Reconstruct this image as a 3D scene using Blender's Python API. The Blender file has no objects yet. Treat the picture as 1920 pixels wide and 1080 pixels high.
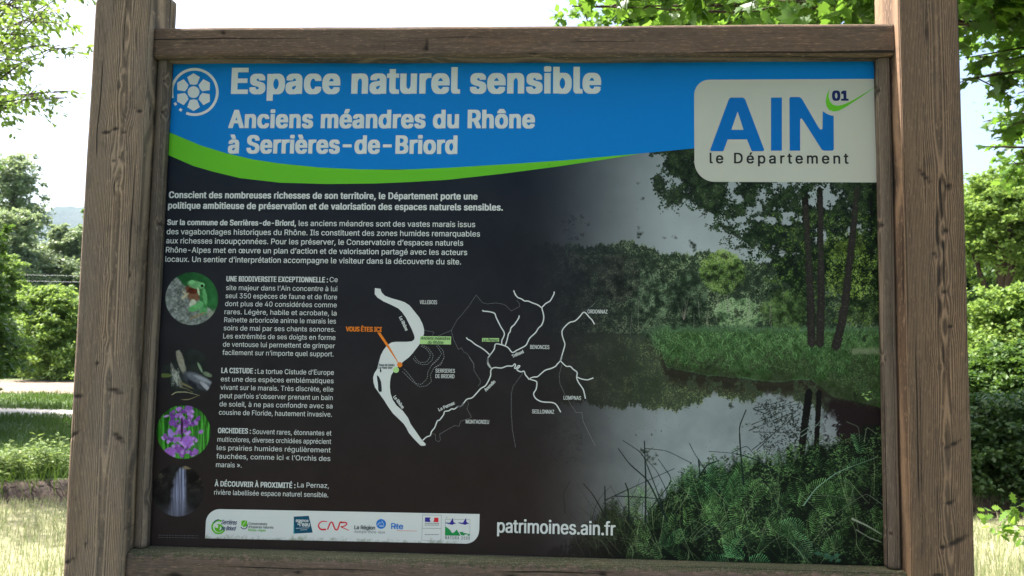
import bpy, bmesh, math, random
import numpy as np
from mathutils import Vector, Matrix
from mathutils.geometry import tessellate_polygon

# ------------------------------------------------------------------ camera, sky, sun, exposure
scene = bpy.context.scene
COL = scene.collection
PANEL_Z = 1.21                       # underside of the printed panel above the ground
F, YAW, PITCH, ROLL = 1430.0, 0.048510, 0.073889, 0.014422
CAM = np.array([0.06042, -1.262285, PANEL_Z + 0.340439])
fwd = None
def ray(px, py):                     # direction of a measured point of the photograph (1920 x 1080)
    x = (np.asarray(px, float) - 960) / F; z = -(np.asarray(py, float) - 540) / F; y = np.ones_like(x)
    c, s = math.cos(ROLL), math.sin(ROLL); x, z = c*x - s*z, s*x + c*z
    c, s = math.cos(PITCH), math.sin(PITCH); y, z = c*y - s*z, s*y + c*z
    c, s = math.cos(YAW), math.sin(YAW); x, y = c*x - s*y, s*x + c*y
    return x, y, z
def at(px, py, Y):                   # the point at depth Y (world y) that was measured at px, py
    x, y, z = ray(px, py); t = (Y - CAM[1]) / y
    return CAM[0] + x*t, CAM[1] + y*t, CAM[2] + z*t
def ground_at(px, py):
    x, y, z = ray(px, py); t = -CAM[2] / z
    return CAM[0] + x*t, CAM[1] + y*t
cam_d = bpy.data.cameras.new('camera'); cam_d.sensor_width = 36; cam_d.lens = 36 * F / 1920
cam_d.clip_start = 0.05; cam_d.clip_end = 12000
cam = bpy.data.objects.new('camera', cam_d); COL.objects.link(cam); scene.camera = cam
f_ = Vector([float(v) for v in ray(960, 540)]).normalized()
r_ = (Vector([float(v) for v in ray(1960, 540)]) - Vector([float(v) for v in ray(960, 540)])).normalized()
u_ = r_.cross(f_).normalized()
m_ = Matrix((r_, u_, -f_)).transposed().to_4x4(); m_.translation = Vector(CAM)
cam.matrix_world = m_
cam_d.dof.use_dof = True; cam_d.dof.focus_distance = 1.27; cam_d.dof.aperture_fstop = 14.0

SUN_AZ = Vector((-0.993, 0.12)); SUN_EL = math.radians(59)
world = bpy.data.worlds.new('World'); scene.world = world; world.use_nodes = True
wn = world.node_tree.nodes; wl = world.node_tree.links
sky = wn.new('ShaderNodeTexSky'); sky.sky_type = 'NISHITA'; sky.sun_disc = False
sky.sun_elevation = SUN_EL; sky.sun_rotation = math.atan2(SUN_AZ.x, SUN_AZ.y)
sky.air_density = 1.0; sky.dust_density = 6.0; sky.ozone_density = 1.0
wl.new(sky.outputs[0], wn['Background'].inputs[0]); wn['Background'].inputs[1].default_value = 0.105
sun_d = bpy.data.lights.new('sun', 'SUN'); sun_d.energy = 3.7; sun_d.angle = math.radians(0.55); sun_d.color = (1.0, 0.965, 0.91)
sun = bpy.data.objects.new('sun', sun_d); COL.objects.link(sun)
sd = Vector((SUN_AZ.x*math.cos(SUN_EL), SUN_AZ.y*math.cos(SUN_EL), math.sin(SUN_EL)))
sun.rotation_euler = sd.to_track_quat('Z', 'Y').to_euler(); sun.location = sd * 30
vs = scene.view_settings; vs.view_transform = 'Standard'; vs.look = 'None'; vs.gamma = 1; vs.use_curve_mapping = False
vs.exposure = 2.2
scene.render.engine = 'CYCLES'
scene.cycles.use_denoising = True; scene.cycles.max_bounces = 8; scene.cycles.transparent_max_bounces = 8
try: scene.cycles.denoising_input_passes = 'RGB_ALBEDO_NORMAL'
except Exception: pass

# ------------------------------------------------------------------ helpers
rng = np.random.default_rng(11)
def link(name, me, mat=None, parent=None):
    o = bpy.data.objects.new(name, me); COL.objects.link(o)
    if mat is not None: me.materials.append(mat)
    if parent is not None: o.parent = parent
    return o
def tag(o, label=None, cat=None, group=None, kind=None):
    if label: o['label'] = label
    if cat: o['category'] = cat
    if group: o['group'] = group
    if kind: o['kind'] = kind
    return o
def empty(name, loc=(0, 0, 0)):
    o = bpy.data.objects.new(name, None); COL.objects.link(o); o.location = loc; o.empty_display_size = 0.1; return o
def np_mesh(name, V, faces_flat, loop_tot, smooth=False):
    me = bpy.data.meshes.new(name); V = np.ascontiguousarray(V, np.float32)
    me.vertices.add(len(V)); me.vertices.foreach_set('co', V.ravel())
    faces_flat = np.ascontiguousarray(faces_flat, np.int32); loop_tot = np.ascontiguousarray(loop_tot, np.int32)
    me.loops.add(len(faces_flat)); me.loops.foreach_set('vertex_index', faces_flat)
    me.polygons.add(len(loop_tot))
    st = np.concatenate([[0], np.cumsum(loop_tot)[:-1]]).astype(np.int32)
    me.polygons.foreach_set('loop_start', st); me.polygons.foreach_set('loop_total', loop_tot)
    me.polygons.foreach_set('use_smooth', np.full(len(loop_tot), smooth))
    me.update(calc_edges=True); return me
def srgb(r, g, b):
    return tuple(((c/255)/12.92 if c/255 <= .04045 else ((c/255+.055)/1.055)**2.4) for c in (r, g, b)) + (1.0,)
class NT:                            # a small wrapper for building node trees
    def __init__(s, name):
        s.m = bpy.data.materials.new(name); s.m.use_nodes = True; s.t = s.m.node_tree
        s.b = s.t.nodes['Principled BSDF']; s.out = s.t.nodes['Material Output']
    def n(s, typ, **k):
        nd = s.t.nodes.new(typ)
        for a, v in k.items():
            if isinstance(a, str) and a.startswith('i_'):
                nd.inputs[int(a[2:])].default_value = v
            else: setattr(nd, a, v)
        return nd
    def l(s, a, b): s.t.links.new(a, b)
    def math(s, op, a, b=None, clamp=False):
        nd = s.n('ShaderNodeMath', operation=op, use_clamp=clamp)
        for i, v in enumerate((a, b)):
            if v is None: continue
            if isinstance(v, (int, float)): nd.inputs[i].default_value = v
            else: s.l(v, nd.inputs[i])
        return nd.outputs[0]
    def ramp(s, fac, stops, interp='LINEAR'):
        nd = s.n('ShaderNodeValToRGB'); cr = nd.color_ramp; cr.interpolation = interp
        while len(cr.elements) < len(stops): cr.elements.new(0.5)
        for e, (p, c) in zip(cr.elements, stops):
            e.position = p; e.color = c if len(c) == 4 else tuple(c) + (1,)
        s.l(fac, nd.inputs[0]); return nd.outputs[0]
    def mix(s, fac, a, b, mode='MIX'):
        nd = s.n('ShaderNodeMix', data_type='RGBA', blend_type=mode)
        for i, v in ((0, fac), (6, a), (7, b)):
            if isinstance(v, (int, float)): nd.inputs[i].default_value = v
            elif isinstance(v, tuple): nd.inputs[i].default_value = v if len(v) == 4 else v + (1,)
            else: s.l(v, nd.inputs[i])
        return nd.outputs[2]
    def noise(s, vec, scale, detail=4, rough=.55, dist=0.0):
        nd = s.n('ShaderNodeTexNoise'); nd.inputs['Scale'].default_value = scale; nd.inputs['Detail'].default_value = detail
        nd.inputs['Roughness'].default_value = rough; nd.inputs['Distortion'].default_value = dist
        if vec is not None: s.l(vec, nd.inputs['Vector'])
        return nd.outputs['Fac']
    def scalev(s, vec, sc):
        nd = s.n('ShaderNodeVectorMath', operation='MULTIPLY'); nd.inputs[1].default_value = sc
        s.l(vec, nd.inputs[0]); return nd.outputs[0]
    def bump(s, h, strength, dist):
        nd = s.n('ShaderNodeBump'); nd.inputs['Strength'].default_value = strength; nd.inputs['Distance'].default_value = dist
        s.l(h, nd.inputs['Height']); s.l(nd.outputs[0], s.b.inputs['Normal'])

def wood_mat(name, light, dark, grey, grey_amt, freq=300., moss=0.0, contrast=1.0, flk=.45):
    freq = freq*1.75; k = NT(name)
    a = k.n('ShaderNodeAttribute', attribute_name='grain').outputs['Vector']
    kn = k.n('ShaderNodeAttribute', attribute_name='knot').outputs['Fac']
    sep = k.n('ShaderNodeSeparateXYZ'); k.l(a, sep.inputs[0])
    wob = k.noise(k.scalev(a, (30, 30, 2.2)), 1.0, 3, .5)
    r = k.math('ADD', sep.outputs[0], k.math('MULTIPLY', wob, 0.0020))
    ph = k.math('MULTIPLY', r, freq*6.283)
    ring = k.math('ADD', k.math('MULTIPLY', k.math('SINE', ph), .5), .5)
    ring = k.math('POWER', ring, 1.8)
    amp = k.noise(k.scalev(a, (45, 45, 2.5)), 1.0, 2)
    fib = k.noise(k.scalev(a, (900, 900, 14)), 1.0, 5, .65)
    fib2 = k.noise(k.scalev(a, (260, 260, 5)), 1.0, 4, .6)
    blot = k.noise(k.scalev(a, (14, 14, 4)), 1.0, 5, .6)
    fleck = k.noise(k.scalev(a, (620, 620, 75)), 1.0, 4, .65)
    crk = k.noise(k.scalev(a, (240, 240, 2.2)), 1.0, 2, .4)
    crack = k.ramp(crk, [(.0, (0, 0, 0)), (.675, (0, 0, 0)), (.71, (1, 1, 1))])
    g = k.math('ADD', k.math('MULTIPLY', ring, k.math('MULTIPLY', amp, 1.05)), k.math('MULTIPLY', fib, .5))
    g = k.math('ADD', g, k.math('MULTIPLY', fib2, .45))
    col = k.ramp(g, [(.34, dark), (.70, light), (.95, tuple(min(1, c*1.45) for c in light[:3]))])
    col = k.mix(k.ramp(blot, [(.36, (0, 0, 0)), (.66, (grey_amt,)*3)]), col, k.mix(.5, col, grey))
    # sun bleached flecks and soot coloured grime
    col = k.mix(k.ramp(fleck, [(.55, (0, 0, 0)), (.66, (flk, flk, flk))]), col, tuple(min(1, c*1.9) for c in light[:3]))
    dirt = k.noise(k.scalev(a, (60, 60, 18)), 1.0, 5, .7)
    col = k.mix(k.ramp(dirt, [(.54, (0, 0, 0)), (.78, (.6, .6, .6))]), col, (.045, .04, .036))
    col = k.mix(k.math('MULTIPLY', crack, .85), col, (.012, .010, .009))
    col = k.mix(k.math('MULTIPLY', k.ramp(kn, [(.25, (0, 0, 0)), (.40, (.35, .35, .35)), (.75, (1, 1, 1))]), .85, True), col, (.020, .014, .012))
    if moss:
        geo = k.n('ShaderNodeNewGeometry'); s2 = k.n('ShaderNodeSeparateXYZ'); k.l(geo.outputs['Normal'], s2.inputs[0])
        up = k.math('GREATER_THAN', s2.outputs[2], .25)
        mn = k.noise(k.scalev(a, (110, 110, 70)), 1.0, 6, .75)
        mf = k.ramp(k.math('ADD', mn, k.math('MULTIPLY', k.math('MAXIMUM', s2.outputs[2], 0.0), .30)), [(.56, (0, 0, 0)), (.70, (moss,)*3)])
        mc = k.ramp(k.noise(k.scalev(a, (700, 700, 500)), 1.0, 3), [(.35, (.018, .03, .012)), (.55, (.05, .075, .02)), (.72, (.22, .26, .20))])
        col = k.mix(mf, col, mc)
    k.l(col, k.b.inputs['Base Color']); k.b.inputs['Roughness'].default_value = .86
    k.b.inputs['Specular IOR Level'].default_value = .25
    h = k.math('ADD', k.math('MULTIPLY', ring, .8), k.math('MULTIPLY', fib, .7))
    h = k.math('SUBTRACT', h, k.math('MULTIPLY', crack, 1.6)); h = k.math('SUBTRACT', h, k.math('MULTIPLY', kn, 1.2))
    h = k.math('ADD', h, k.math('MULTIPLY', fleck, .5))
    k.bump(h, .9, .0011 * contrast)
    return k.m
def leaf_mat(name, cols, trans, tmix=.45, rough=.5):
    k = NT(name); rnd = k.n('ShaderNodeNewGeometry').outputs['Random Per Island']
    col = k.ramp(rnd, [(i/(len(cols)-1)*.98+.01, c) for i, c in enumerate(cols)])
    k.l(col, k.b.inputs['Base Color']); k.b.inputs['Roughness'].default_value = rough; k.b.inputs['Specular IOR Level'].default_value = .35
    tr = k.n('ShaderNodeBsdfTranslucent'); tc = k.mix(.5, col, trans, 'MIX'); k.l(tc, tr.inputs[0])
    mx = k.n('ShaderNodeMixShader'); mx.inputs[0].default_value = tmix
    k.l(k.b.outputs[0], mx.inputs[1]); k.l(tr.outputs[0], mx.inputs[2]); k.l(mx.outputs[0], k.out.inputs[0])
    return k.m
def noise_mat(name, stops, scale, rough=.9, detail=6, bump=0.0, bd=.02, spec=.2):
    k = NT(name); tc = k.n('ShaderNodeTexCoord').outputs['Object']
    n = k.noise(tc, scale, detail, .6); n2 = k.noise(tc, scale*7, 4, .6)
    v = k.math('ADD', k.math('MULTIPLY', n, .65), k.math('MULTIPLY', n2, .35))
    k.l(k.ramp(v, stops), k.b.inputs['Base Color']); k.b.inputs['Roughness'].default_value = rough; k.b.inputs['Specular IOR Level'].default_value = spec
    if bump: k.bump(n2, bump, bd)
    return k.m
def tube(pts, radii, sides=7):
    pts = [Vector(p) for p in pts]; V = []; Fc = []
    for i, p in enumerate(pts):
        d = (pts[min(i+1, len(pts)-1)] - pts[max(i-1, 0)]).normalized()
        a = d.cross(Vector((0, 0, 1)) if abs(d.z) < .9 else Vector((1, 0, 0))).normalized(); b = d.cross(a)
        for j in range(sides):
            t = 2*math.pi*j/sides; V.append(tuple(p + (a*math.cos(t) + b*math.sin(t))*radii[i]))
    for i in range(len(pts)-1):
        for j in range(sides):
            k = (j+1) % sides; Fc.append((i*sides+j, i*sides+k, (i+1)*sides+k, (i+1)*sides+j))
    return V, Fc
class MB:                            # gathers shapes for one mesh
    def __init__(s): s.V = []; s.F = []
    def add(s, V, Fc):
        o = len(s.V); s.V += [tuple(v) for v in V]; s.F += [tuple(i+o for i in f) for f in Fc]; return s
    def tube(s, p, r, n=7): return s.add(*tube(p, r, n))
    def build(s, name, mat, parent=None, smooth=True):
        me = bpy.data.meshes.new(name); me.from_pydata(s.V, [], s.F); me.update()
        me.polygons.foreach_set('use_smooth', [smooth]*len(me.polygons))
        return link(name, me, mat, parent)

# ------------------------------------------------------------------ the ground
def ditch(x, y):
    near = 5.74 + .08*np.sin(x*.9) + .05*np.sin(x*2.7+1) + .52*np.clip((x-1)/3, 0, 1)
    far = 6.98 + .10*np.sin(x*.7+2) + .07*np.sin(x*2.2) + .35*np.clip((x-1)/3, 0, 1)
    a = np.clip((y-near)/.38, 0, 1); b = np.clip((far-y)/.20, 0, 1)
    a = a*a*(3-2*a); b = b*b*(3-2*b)
    return -.62*a*b
def far_lip(x): return 6.98 + .10*np.sin(x*.7+2) + .07*np.sin(x*2.2) + .35*np.clip((x-1)/3, 0, 1)
def height(x, y):
    w = np.clip((9.5-y)/3, 0, 1)*np.clip((y+30)/20, 0, 1)
    return ditch(x, y) + w*.03*np.sin(x*1.3+.5)*np.sin(y*1.1) + .012*w*np.sin(x*4.1)*np.cos(y*3.3)
def spaced(lo, hi, step, far):
    c = np.arange(lo, hi+step/2, step); out = [c]; s = step
    u = []; v = hi
    while v < far: s *= 1.35; v += s; u.append(v)
    d = []; v = lo; s = step
    while v > -far: s *= 1.35; v -= s; d.append(v)
    return np.concatenate([d[::-1], c, u])
xs = spaced(-13, 13, .22, 4300)
ys = np.concatenate([[y for y in spaced(-2, 5.0, .5, 4300) if y < 5.05], np.arange(5.1, 9.5, .07), np.arange(10, 40, 1.0), [y for y in spaced(38, 40, 1.0, 4300) if y > 40.5]])
X, Y = np.meshgrid(xs, ys); nx, ny = len(xs), len(ys)
V = np.stack([X, Y, height(X, Y)], -1).reshape(-1, 3)
i = np.arange(nx-1)[None, :] + nx*np.arange(ny-1)[:, None]
Q = np.stack([i, i+1, i+nx+1, i+nx], -1).reshape(-1)
k = NT('meadow_soil_and_turf'); geo = k.n('ShaderNodeNewGeometry').outputs['Position']
sp = k.n('ShaderNodeSeparateXYZ'); k.l(geo, sp.inputs[0])
n1 = k.noise(geo, .45, 5, .6); n2 = k.noise(geo, 9., 6, .7)
v_ = k.math('ADD', k.math('MULTIPLY', n1, .5), k.math('MULTIPLY', n2, .5))
dry = k.ramp(v_, [(.3, (.10, .11, .05)), (.5, (.24, .23, .13)), (.7, (.36, .34, .22))])
grn = k.ramp(v_, [(.3, (.03, .055, .014)), (.5, (.055, .095, .022)), (.7, (.11, .14, .04))])
near = k.ramp(k.math('ADD', k.math('MULTIPLY', sp.outputs[1], .2), k.math('MULTIPLY', n1, .3)), [(.52, (0, 0, 0)), (.66, (1, 1, 1))])
dry = k.mix(near, k.ramp(v_, [(.3, (.03, .045, .02)), (.55, (.07, .09, .045)), (.75, (.14, .13, .09))]), dry)  # turf by the board darkened to cut bounce light on the panel
f1 = k.ramp(k.math('ADD', k.math('MULTIPLY', sp.outputs[1], .1), k.math('MULTIPLY', n1, .3)), [(.78, (0, 0, 0)), (.86, (1, 1, 1))])
col = k.mix(f1, dry, grn)
soil = k.ramp(k.noise(geo, 14., 6, .7), [(.35, (.018, .012, .009)), (.6, (.06, .04, .028)), (.75, (.10, .075, .05))])
bk = k.n('ShaderNodeAttribute', attribute_name='bank').outputs['Fac']
col = k.mix(k.math('MULTIPLY', bk, 1.0, True), col, soil)
k.l(col, k.b.inputs['Base Color']); k.b.inputs['Roughness'].default_value = .95; k.bump(n2, .6, .03)
gme = np_mesh('ground', V, Q, np.full(len(Q)//4, 4), True); ba = gme.attributes.new('bank', 'FLOAT', 'POINT')
ba.data.foreach_set('value', np.clip(np.where((Y > 5.4) & (Y < far_lip(X)+.12), 1., 0.)*np.clip((Y-5.55-.5*np.clip((X-1)/3, 0, 1))/.12, 0, 1), 0, 1).astype(np.float32).ravel())
ground = tag(link('ground', gme, k.m), 'grassy meadow floor cut by the little stream', kind='structure')
def strip(name, y0, y1, z, mat, label, amp=.25):
    xx = np.concatenate([np.linspace(-120, -26, 20), np.linspace(-25, 25, 90), np.linspace(26, 120, 20)])
    a = y0 + amp*np.sin(xx*.31) + amp*.5*np.sin(xx*1.3); b = y1 + amp*np.sin(xx*.27+1) + amp*.5*np.sin(xx*1.1+2)
    V = np.concatenate([np.stack([xx, a, 0*xx+z], -1), np.stack([xx, b, 0*xx+z], -1)]); n = len(xx)
    j = np.arange(n-1); Q = np.stack([j, j+1, j+1+n, j+n], -1).ravel()
    return tag(link(name, np_mesh(name, V, Q, np.full(n-1, 4)), mat), label, kind='structure')
strip('path', 13.35, 15.1, .004, noise_mat('pale_gravel', [(.3, (.42, .38, .32)), (.5, (.58, .54, .47)), (.7, (.70, .66, .60))], 3., bump=.4), 'pale gravel track across the meadow')
strip('field', 18.9, 25.5, .004, noise_mat('bare_field_soil', [(.3, (.13, .095, .07)), (.5, (.20, .155, .12)), (.7, (.26, .23, .15))], .8, bump=.5, bd=.05), 'bare brown field behind the track', .5)
k = NT('stream_water'); k.b.inputs['Base Color'].default_value = (.05, .034, .022, 1); k.b.inputs['Roughness'].default_value = .3; k.b.inputs['Specular IOR Level'].default_value = .2
k.bump(k.noise(k.n('ShaderNodeNewGeometry').outputs['Position'], 6., 3), .15, .02)
strip('stream', 5.6, 7.6, -.50, k.m, 'narrow dark stream at the bottom of its ditch', .05)

# far wooded ridge
hx = np.linspace(-4200, 4200, 260); prof = np.interp(hx, [-4200, -2400, -1990, -1850, -1700, -1500, -900, 0, 900, 2400, 4200], [300, 560, 600, 560, 470, 400, 300, 330, 260, 420, 300])
prof = prof + 12*np.sin(hx*.011) + 7*np.sin(hx*.031+1) + 4*np.sin(hx*.09)
rows = []
for t in np.linspace(0, 1, 12):
    rows.append(np.stack([hx, 2700 + 600*t + 0*hx, -2 + prof*(t**.8) + 14*np.sin(hx*.02+t*6)*t*(1-t)*2], -1))
rows.append(np.stack([hx, 3900 + 0*hx, -2 + 0*hx], -1))
V = np.concatenate(rows); n = len(hx); ii = (np.arange(n-1)[None, :] + n*np.arange(len(rows)-1)[:, None])
Q = np.stack([ii, ii+1, ii+n+1, ii+n], -1).ravel()
tag(link('hill', np_mesh('hill', V, Q, np.full(len(Q)//4, 4), True), noise_mat('far_forest', [(.35, (.012, .028, .018)), (.5, (.022, .042, .028)), (.7, (.045, .055, .04))], .012, bump=.8, bd=8)), 'blue wooded ridge far behind the trees', kind='structure')

# ------------------------------------------------------------------ vegetation
SH = {  # leaf outlines: x along the leaf, y across, z fold
 'oval': np.array([(0, 0, 0), (.28, .20, .05), (.62, .23, .06), (1, 0, -.04), (.62, -.23, .06), (.28, -.20, .05)]),
 'slim': np.array([(0, 0, 0), (.35, .15, .04), (.72, .11, .02), (1, 0, -.06), (.72, -.11, .02), (.35, -.15, .04)]),
 'rhomb': np.array([(0, 0, 0), (.5, .36, .07), (1, 0, 0), (.5, -.36, .07)]),
 'maple': np.array([(0, 0, 0), (.02, .30, .02), (.22, .26, .03), (.30, .58, .05), (.48, .34, .04), (.62, .42, .04), (.66, .18, .02), (1.05, 0, -.04),
                    (.66, -.18, .02), (.62, -.42, .04), (.48, -.34, .04), (.30, -.58, .05), (.22, -.26, .03), (.02, -.30, .02)]),
 'oak': np.array([(0, 0, 0), (.15, .08, .01), (.25, .24, .03), (.36, .12, .02), (.50, .33, .04), (.62, .17, .02), (.78, .28, .03), (.88, .12, .01), (1.05, 0, -.03),
                  (.88, -.12, .01), (.78, -.28, .03), (.62, -.17, .02), (.50, -.33, .04), (.36, -.12, .02), (.25, -.24, .03), (.15, -.08, .01)]),
}
def leaves(P, D, N, size, shape):
    """leaf polygons at P, pointing along D, facing N"""
    T = SH[shape]; n = len(P); m = len(T)
    D = D/np.linalg.norm(D, axis=1, keepdims=True); B = np.cross(N, D); B /= np.linalg.norm(B, axis=1, keepdims=True)+1e-9; N = np.cross(D, B)
    s = np.asarray(size).reshape(-1, 1, 1)
    V = P[:, None] + s*(T[None, :, 0:1]*D[:, None] + T[None, :, 1:2]*B[:, None] + T[None, :, 2:3]*N[:, None])
    return V.reshape(-1, 3), (np.arange(n*m).reshape(n, m)).ravel(), np.full(n, m)
def rand_dirs(n): v = rng.normal(size=(n, 3)); return v/np.linalg.norm(v, axis=1, keepdims=True)
def crown_mesh(name, centres, spread, per, size, shape, flat=.6, up=.6):
    """per leaves scattered round each centre"""
    C = np.repeat(centres, per, 0); S = np.repeat(np.broadcast_to(np.asarray(spread, float), (len(centres),)), per)[:, None]
    off = rand_dirs(len(C))*(rng.random((len(C), 1))**.55); off[:, 2] *= flat
    P = C + off*S; N = rand_dirs(len(C)); N[:, 2] = np.abs(N[:, 2])+up; D = rand_dirs(len(C)) + off*.6; D[:, 2] -= .25
    D -= N*(np.sum(D*N, 1, keepdims=True)/np.sum(N*N, 1, keepdims=True))*.7
    return leaves(P, D, N, size*(.7+.6*rng.random(len(C))), shape)
BARK = noise_mat('grey_brown_bark', [(.3, (.03, .024, .018)), (.5, (.09, .075, .06)), (.7, (.20, .18, .15))], 6., bump=.9, bd=.03)
BARKD = noise_mat('dark_twig_bark', [(.3, (.03, .02, .015)), (.7, (.10, .075, .055))], 20., bump=.5, bd=.005)
def tree(name, label, cat, x, y, h, rx, mat, leaf=.16, nl=24000, shape='rhomb', trunk=.16, lobes=7, base=.18, group=None, seed=0, gap=.12, bark=None, slim=1.0, fat=1.0):
    global rng
    rng = np.random.default_rng(1000+seed)
    root = empty(name, (x, y, 0)); tag(root, label, cat, group)
    # lobes stacked up the crown
    zs = np.sort(rng.uniform(base+.12, .93, lobes)); L = []
    if base <= .03: zs = np.sort(rng.uniform(.08, .86, lobes))
    for j, z in enumerate(zs):
        prof = math.sin(math.pi*min(1, (z-base+.12)/(1.08-base)))**.6 if base > .03 else (1.05-z)**.55*1.25
        a = rng.uniform(0, 6.28); rr = rx*prof*rng.uniform(.25, .62)
        L.append((math.cos(a)*rr, math.sin(a)*rr, z*h, fat*rx*rng.uniform(.42, .66)*max(.45, prof)))
    L.append((0, 0, h*(1-.34*min(.8, rx/h)), rx*.45)); L.append((0, 0, h*(.5+base/2), rx*.62))
    C = []; S = []
    per = 34; nc = max(40, nl//per)
    for j in range(nc):
        lx, ly, lz, lr = L[rng.integers(len(L))]
        d = rand_dirs(1)[0]; v = rng.random(); rad = lr*(rng.uniform(.55, 1.02) if v > .32 else (rng.uniform(1.0, 1.38) if v > .2 else rng.uniform(.2, .6))); thin = .2 < v <= .32
        p = (lx+d[0]*rad, ly+d[1]*rad, lz+d[2]*rad*slim)
        if p[2] < base*h*rng.uniform(.55, 1.05) or rng.random() < gap: continue
        if p[2] > h: continue
        C.append(p); S.append(lr*rng.uniform(.14, .30)*(.8 if thin else 1))
    C = np.array(C); S = np.array(S)
    Vv, Ff, Lt = crown_mesh('crown', C, S, per, leaf, shape)
    link('crown', np_mesh('crown', Vv, Ff, Lt), mat, root)
    mb = MB(); top = (rng.uniform(-.1, .1)*rx, rng.uniform(-.1, .1)*rx, h*.86)
    q = [Vector((0, 0, -.15)).lerp(Vector(top), t) + Vector((rng.normal()*.05*rx, rng.normal()*.05*rx, 0))*(t > 0) for t in np.linspace(0, 1, 7)]
    mb.tube(q, [trunk*(1.25 if t == 0 else 1)*(1-.85*t) for t in np.linspace(0, 1, 7)], 9)
    for lx, ly, lz, lr in L[:-2]:
        a = q[max(1, min(5, int(6*(lz/h)*.62)))]; e = Vector((lx, ly, lz)); mid = a.lerp(e, .5) + Vector((rng.normal()*.1*rx, rng.normal()*.1*rx, .12*lr))
        mb.tube([a, mid, e], [trunk*.42, trunk*.26, trunk*.08], 6)
        for _ in range(5):
            e2 = e + Vector(rand_dirs(1)[0])*lr*.9; mb.tube([mid.lerp(e, .5), e.lerp(e2, .4), e2], [trunk*.13, trunk*.09, trunk*.03], 4)
    mb.build('trunk', bark or BARK, root)
    return root
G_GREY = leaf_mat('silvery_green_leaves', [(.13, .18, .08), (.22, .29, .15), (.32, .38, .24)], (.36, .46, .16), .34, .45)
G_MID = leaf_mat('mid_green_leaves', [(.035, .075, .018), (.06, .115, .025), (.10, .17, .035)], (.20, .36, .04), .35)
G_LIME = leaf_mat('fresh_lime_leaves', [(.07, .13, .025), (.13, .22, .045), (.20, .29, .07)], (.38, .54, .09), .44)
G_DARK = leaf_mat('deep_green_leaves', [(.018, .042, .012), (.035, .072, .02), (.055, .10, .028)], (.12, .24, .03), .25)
def px_tree(name, label, cat, px, top, width, Yd, mat, **kw):
    x = float(at(px, 600, Yd)[0]); z = float(at(px, top, Yd)[2]); rx = width/2/F*(Yd-CAM[1])
    return tree(name, label, cat, x, Yd, z, rx, mat, **kw)
px_tree('poplar_tree', 'tall poplar rising highest behind the meadow, left of the board', 'tree', 10, 290, 180, 74, G_GREY, leaf=.34, nl=40000, trunk=.4, lobes=11, base=.1, seed=1, slim=1.3, fat=1.3, gap=.04)
px_tree('willow_tree', 'silvery rounded willow in front of the tall poplar', 'tree', 20, 396, 165, 58, G_GREY, leaf=.27, nl=38000, trunk=.35, lobes=9, base=.05, seed=2, fat=1.3, gap=.04)
px_tree('willow_tree', 'silvery willow half hidden by the left post of the board', 'tree', 126, 426, 165, 62, G_GREY, leaf=.27, nl=34000, trunk=.35, lobes=9, base=.05, seed=3, fat=1.3, gap=.04)
px_tree('field_tree', 'green tree whose top pokes out above the willows at the left post', 'tree', 168, 386, 90, 80, G_MID, leaf=.32, nl=16000, trunk=.35, lobes=8, base=.1, seed=4, fat=1.3, gap=.04)
px_tree('field_maple', 'yellow-green young tree at the left edge, before the willows', 'tree', -4, 478, 170, 31, G_LIME, leaf=.13, nl=40000, trunk=.13, lobes=9, base=.02, seed=5)
px_tree('hazel_bush', 'broad bright green hazel bush touching the left post', 'bush', 100, 538, 205, 26.5, G_LIME, leaf=.115, nl=52000, trunk=.09, lobes=11, base=.0, seed=6)
px_tree('hazel_bush', 'low dark green bush at the foot of the yellow-green young tree', 'bush', 12, 610, 110, 27.5, G_MID, leaf=.115, nl=14000, trunk=.08, lobes=7, base=.0, seed=7)
# trees carrying on behind the board
hid = [(250, 430, 150, 60), (380, 380, 170, 66), (520, 440, 160, 56), (660, 400, 190, 64), (820, 430, 170, 58), (980, 390, 190, 66), (1130, 430, 170, 57), (1290, 400, 190, 62), (1450, 420, 180, 56), (1600, 400, 180, 60)]
for q, (px, top, wd, Yd) in enumerate(hid):
    px_tree('meadow_tree', 'green tree of the row hidden behind the information board', 'tree', px, top, wd, Yd, (G_GREY, G_MID, G_LIME)[q % 3], leaf=.36, nl=9000, trunk=.3, lobes=8, base=.05, seed=20+q, group='row of trees hidden behind the board')
# to the right of the board
px_tree('ash_tree', 'large airy tree with dark forking limbs seen right of the board', 'tree', 1885, 318, 300, 27, G_LIME, leaf=.15, nl=46000, trunk=.26, lobes=12, base=.42, seed=40, gap=.2, bark=BARKD)
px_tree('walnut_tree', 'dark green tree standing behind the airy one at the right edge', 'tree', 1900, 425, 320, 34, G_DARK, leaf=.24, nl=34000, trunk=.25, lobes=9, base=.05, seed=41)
px_tree('elder_bush', 'sunlit yellow-green bush beside the right post of the board', 'bush', 1880, 536, 250, 14.5, G_LIME, leaf=.085, nl=80000, trunk=.06, lobes=13, base=.0, seed=42)
px_tree('elder_bush', 'tall green bush at the right edge, behind the shaded thicket', 'bush', 2010, 560, 150, 13, G_MID, leaf=.075, nl=16000, trunk=.06, lobes=9, base=.0, seed=43)
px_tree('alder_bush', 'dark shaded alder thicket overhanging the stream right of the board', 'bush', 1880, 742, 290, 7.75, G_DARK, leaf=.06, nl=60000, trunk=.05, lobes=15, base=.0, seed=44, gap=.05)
px_tree('alder_bush', 'green alder bush in half shade between the sunlit bush and the dark thicket', 'bush', 1890, 640, 230, 11.0, G_MID, leaf=.07, nl=60000, trunk=.05, lobes=15, base=.0, seed=46, gap=.04)
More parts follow.
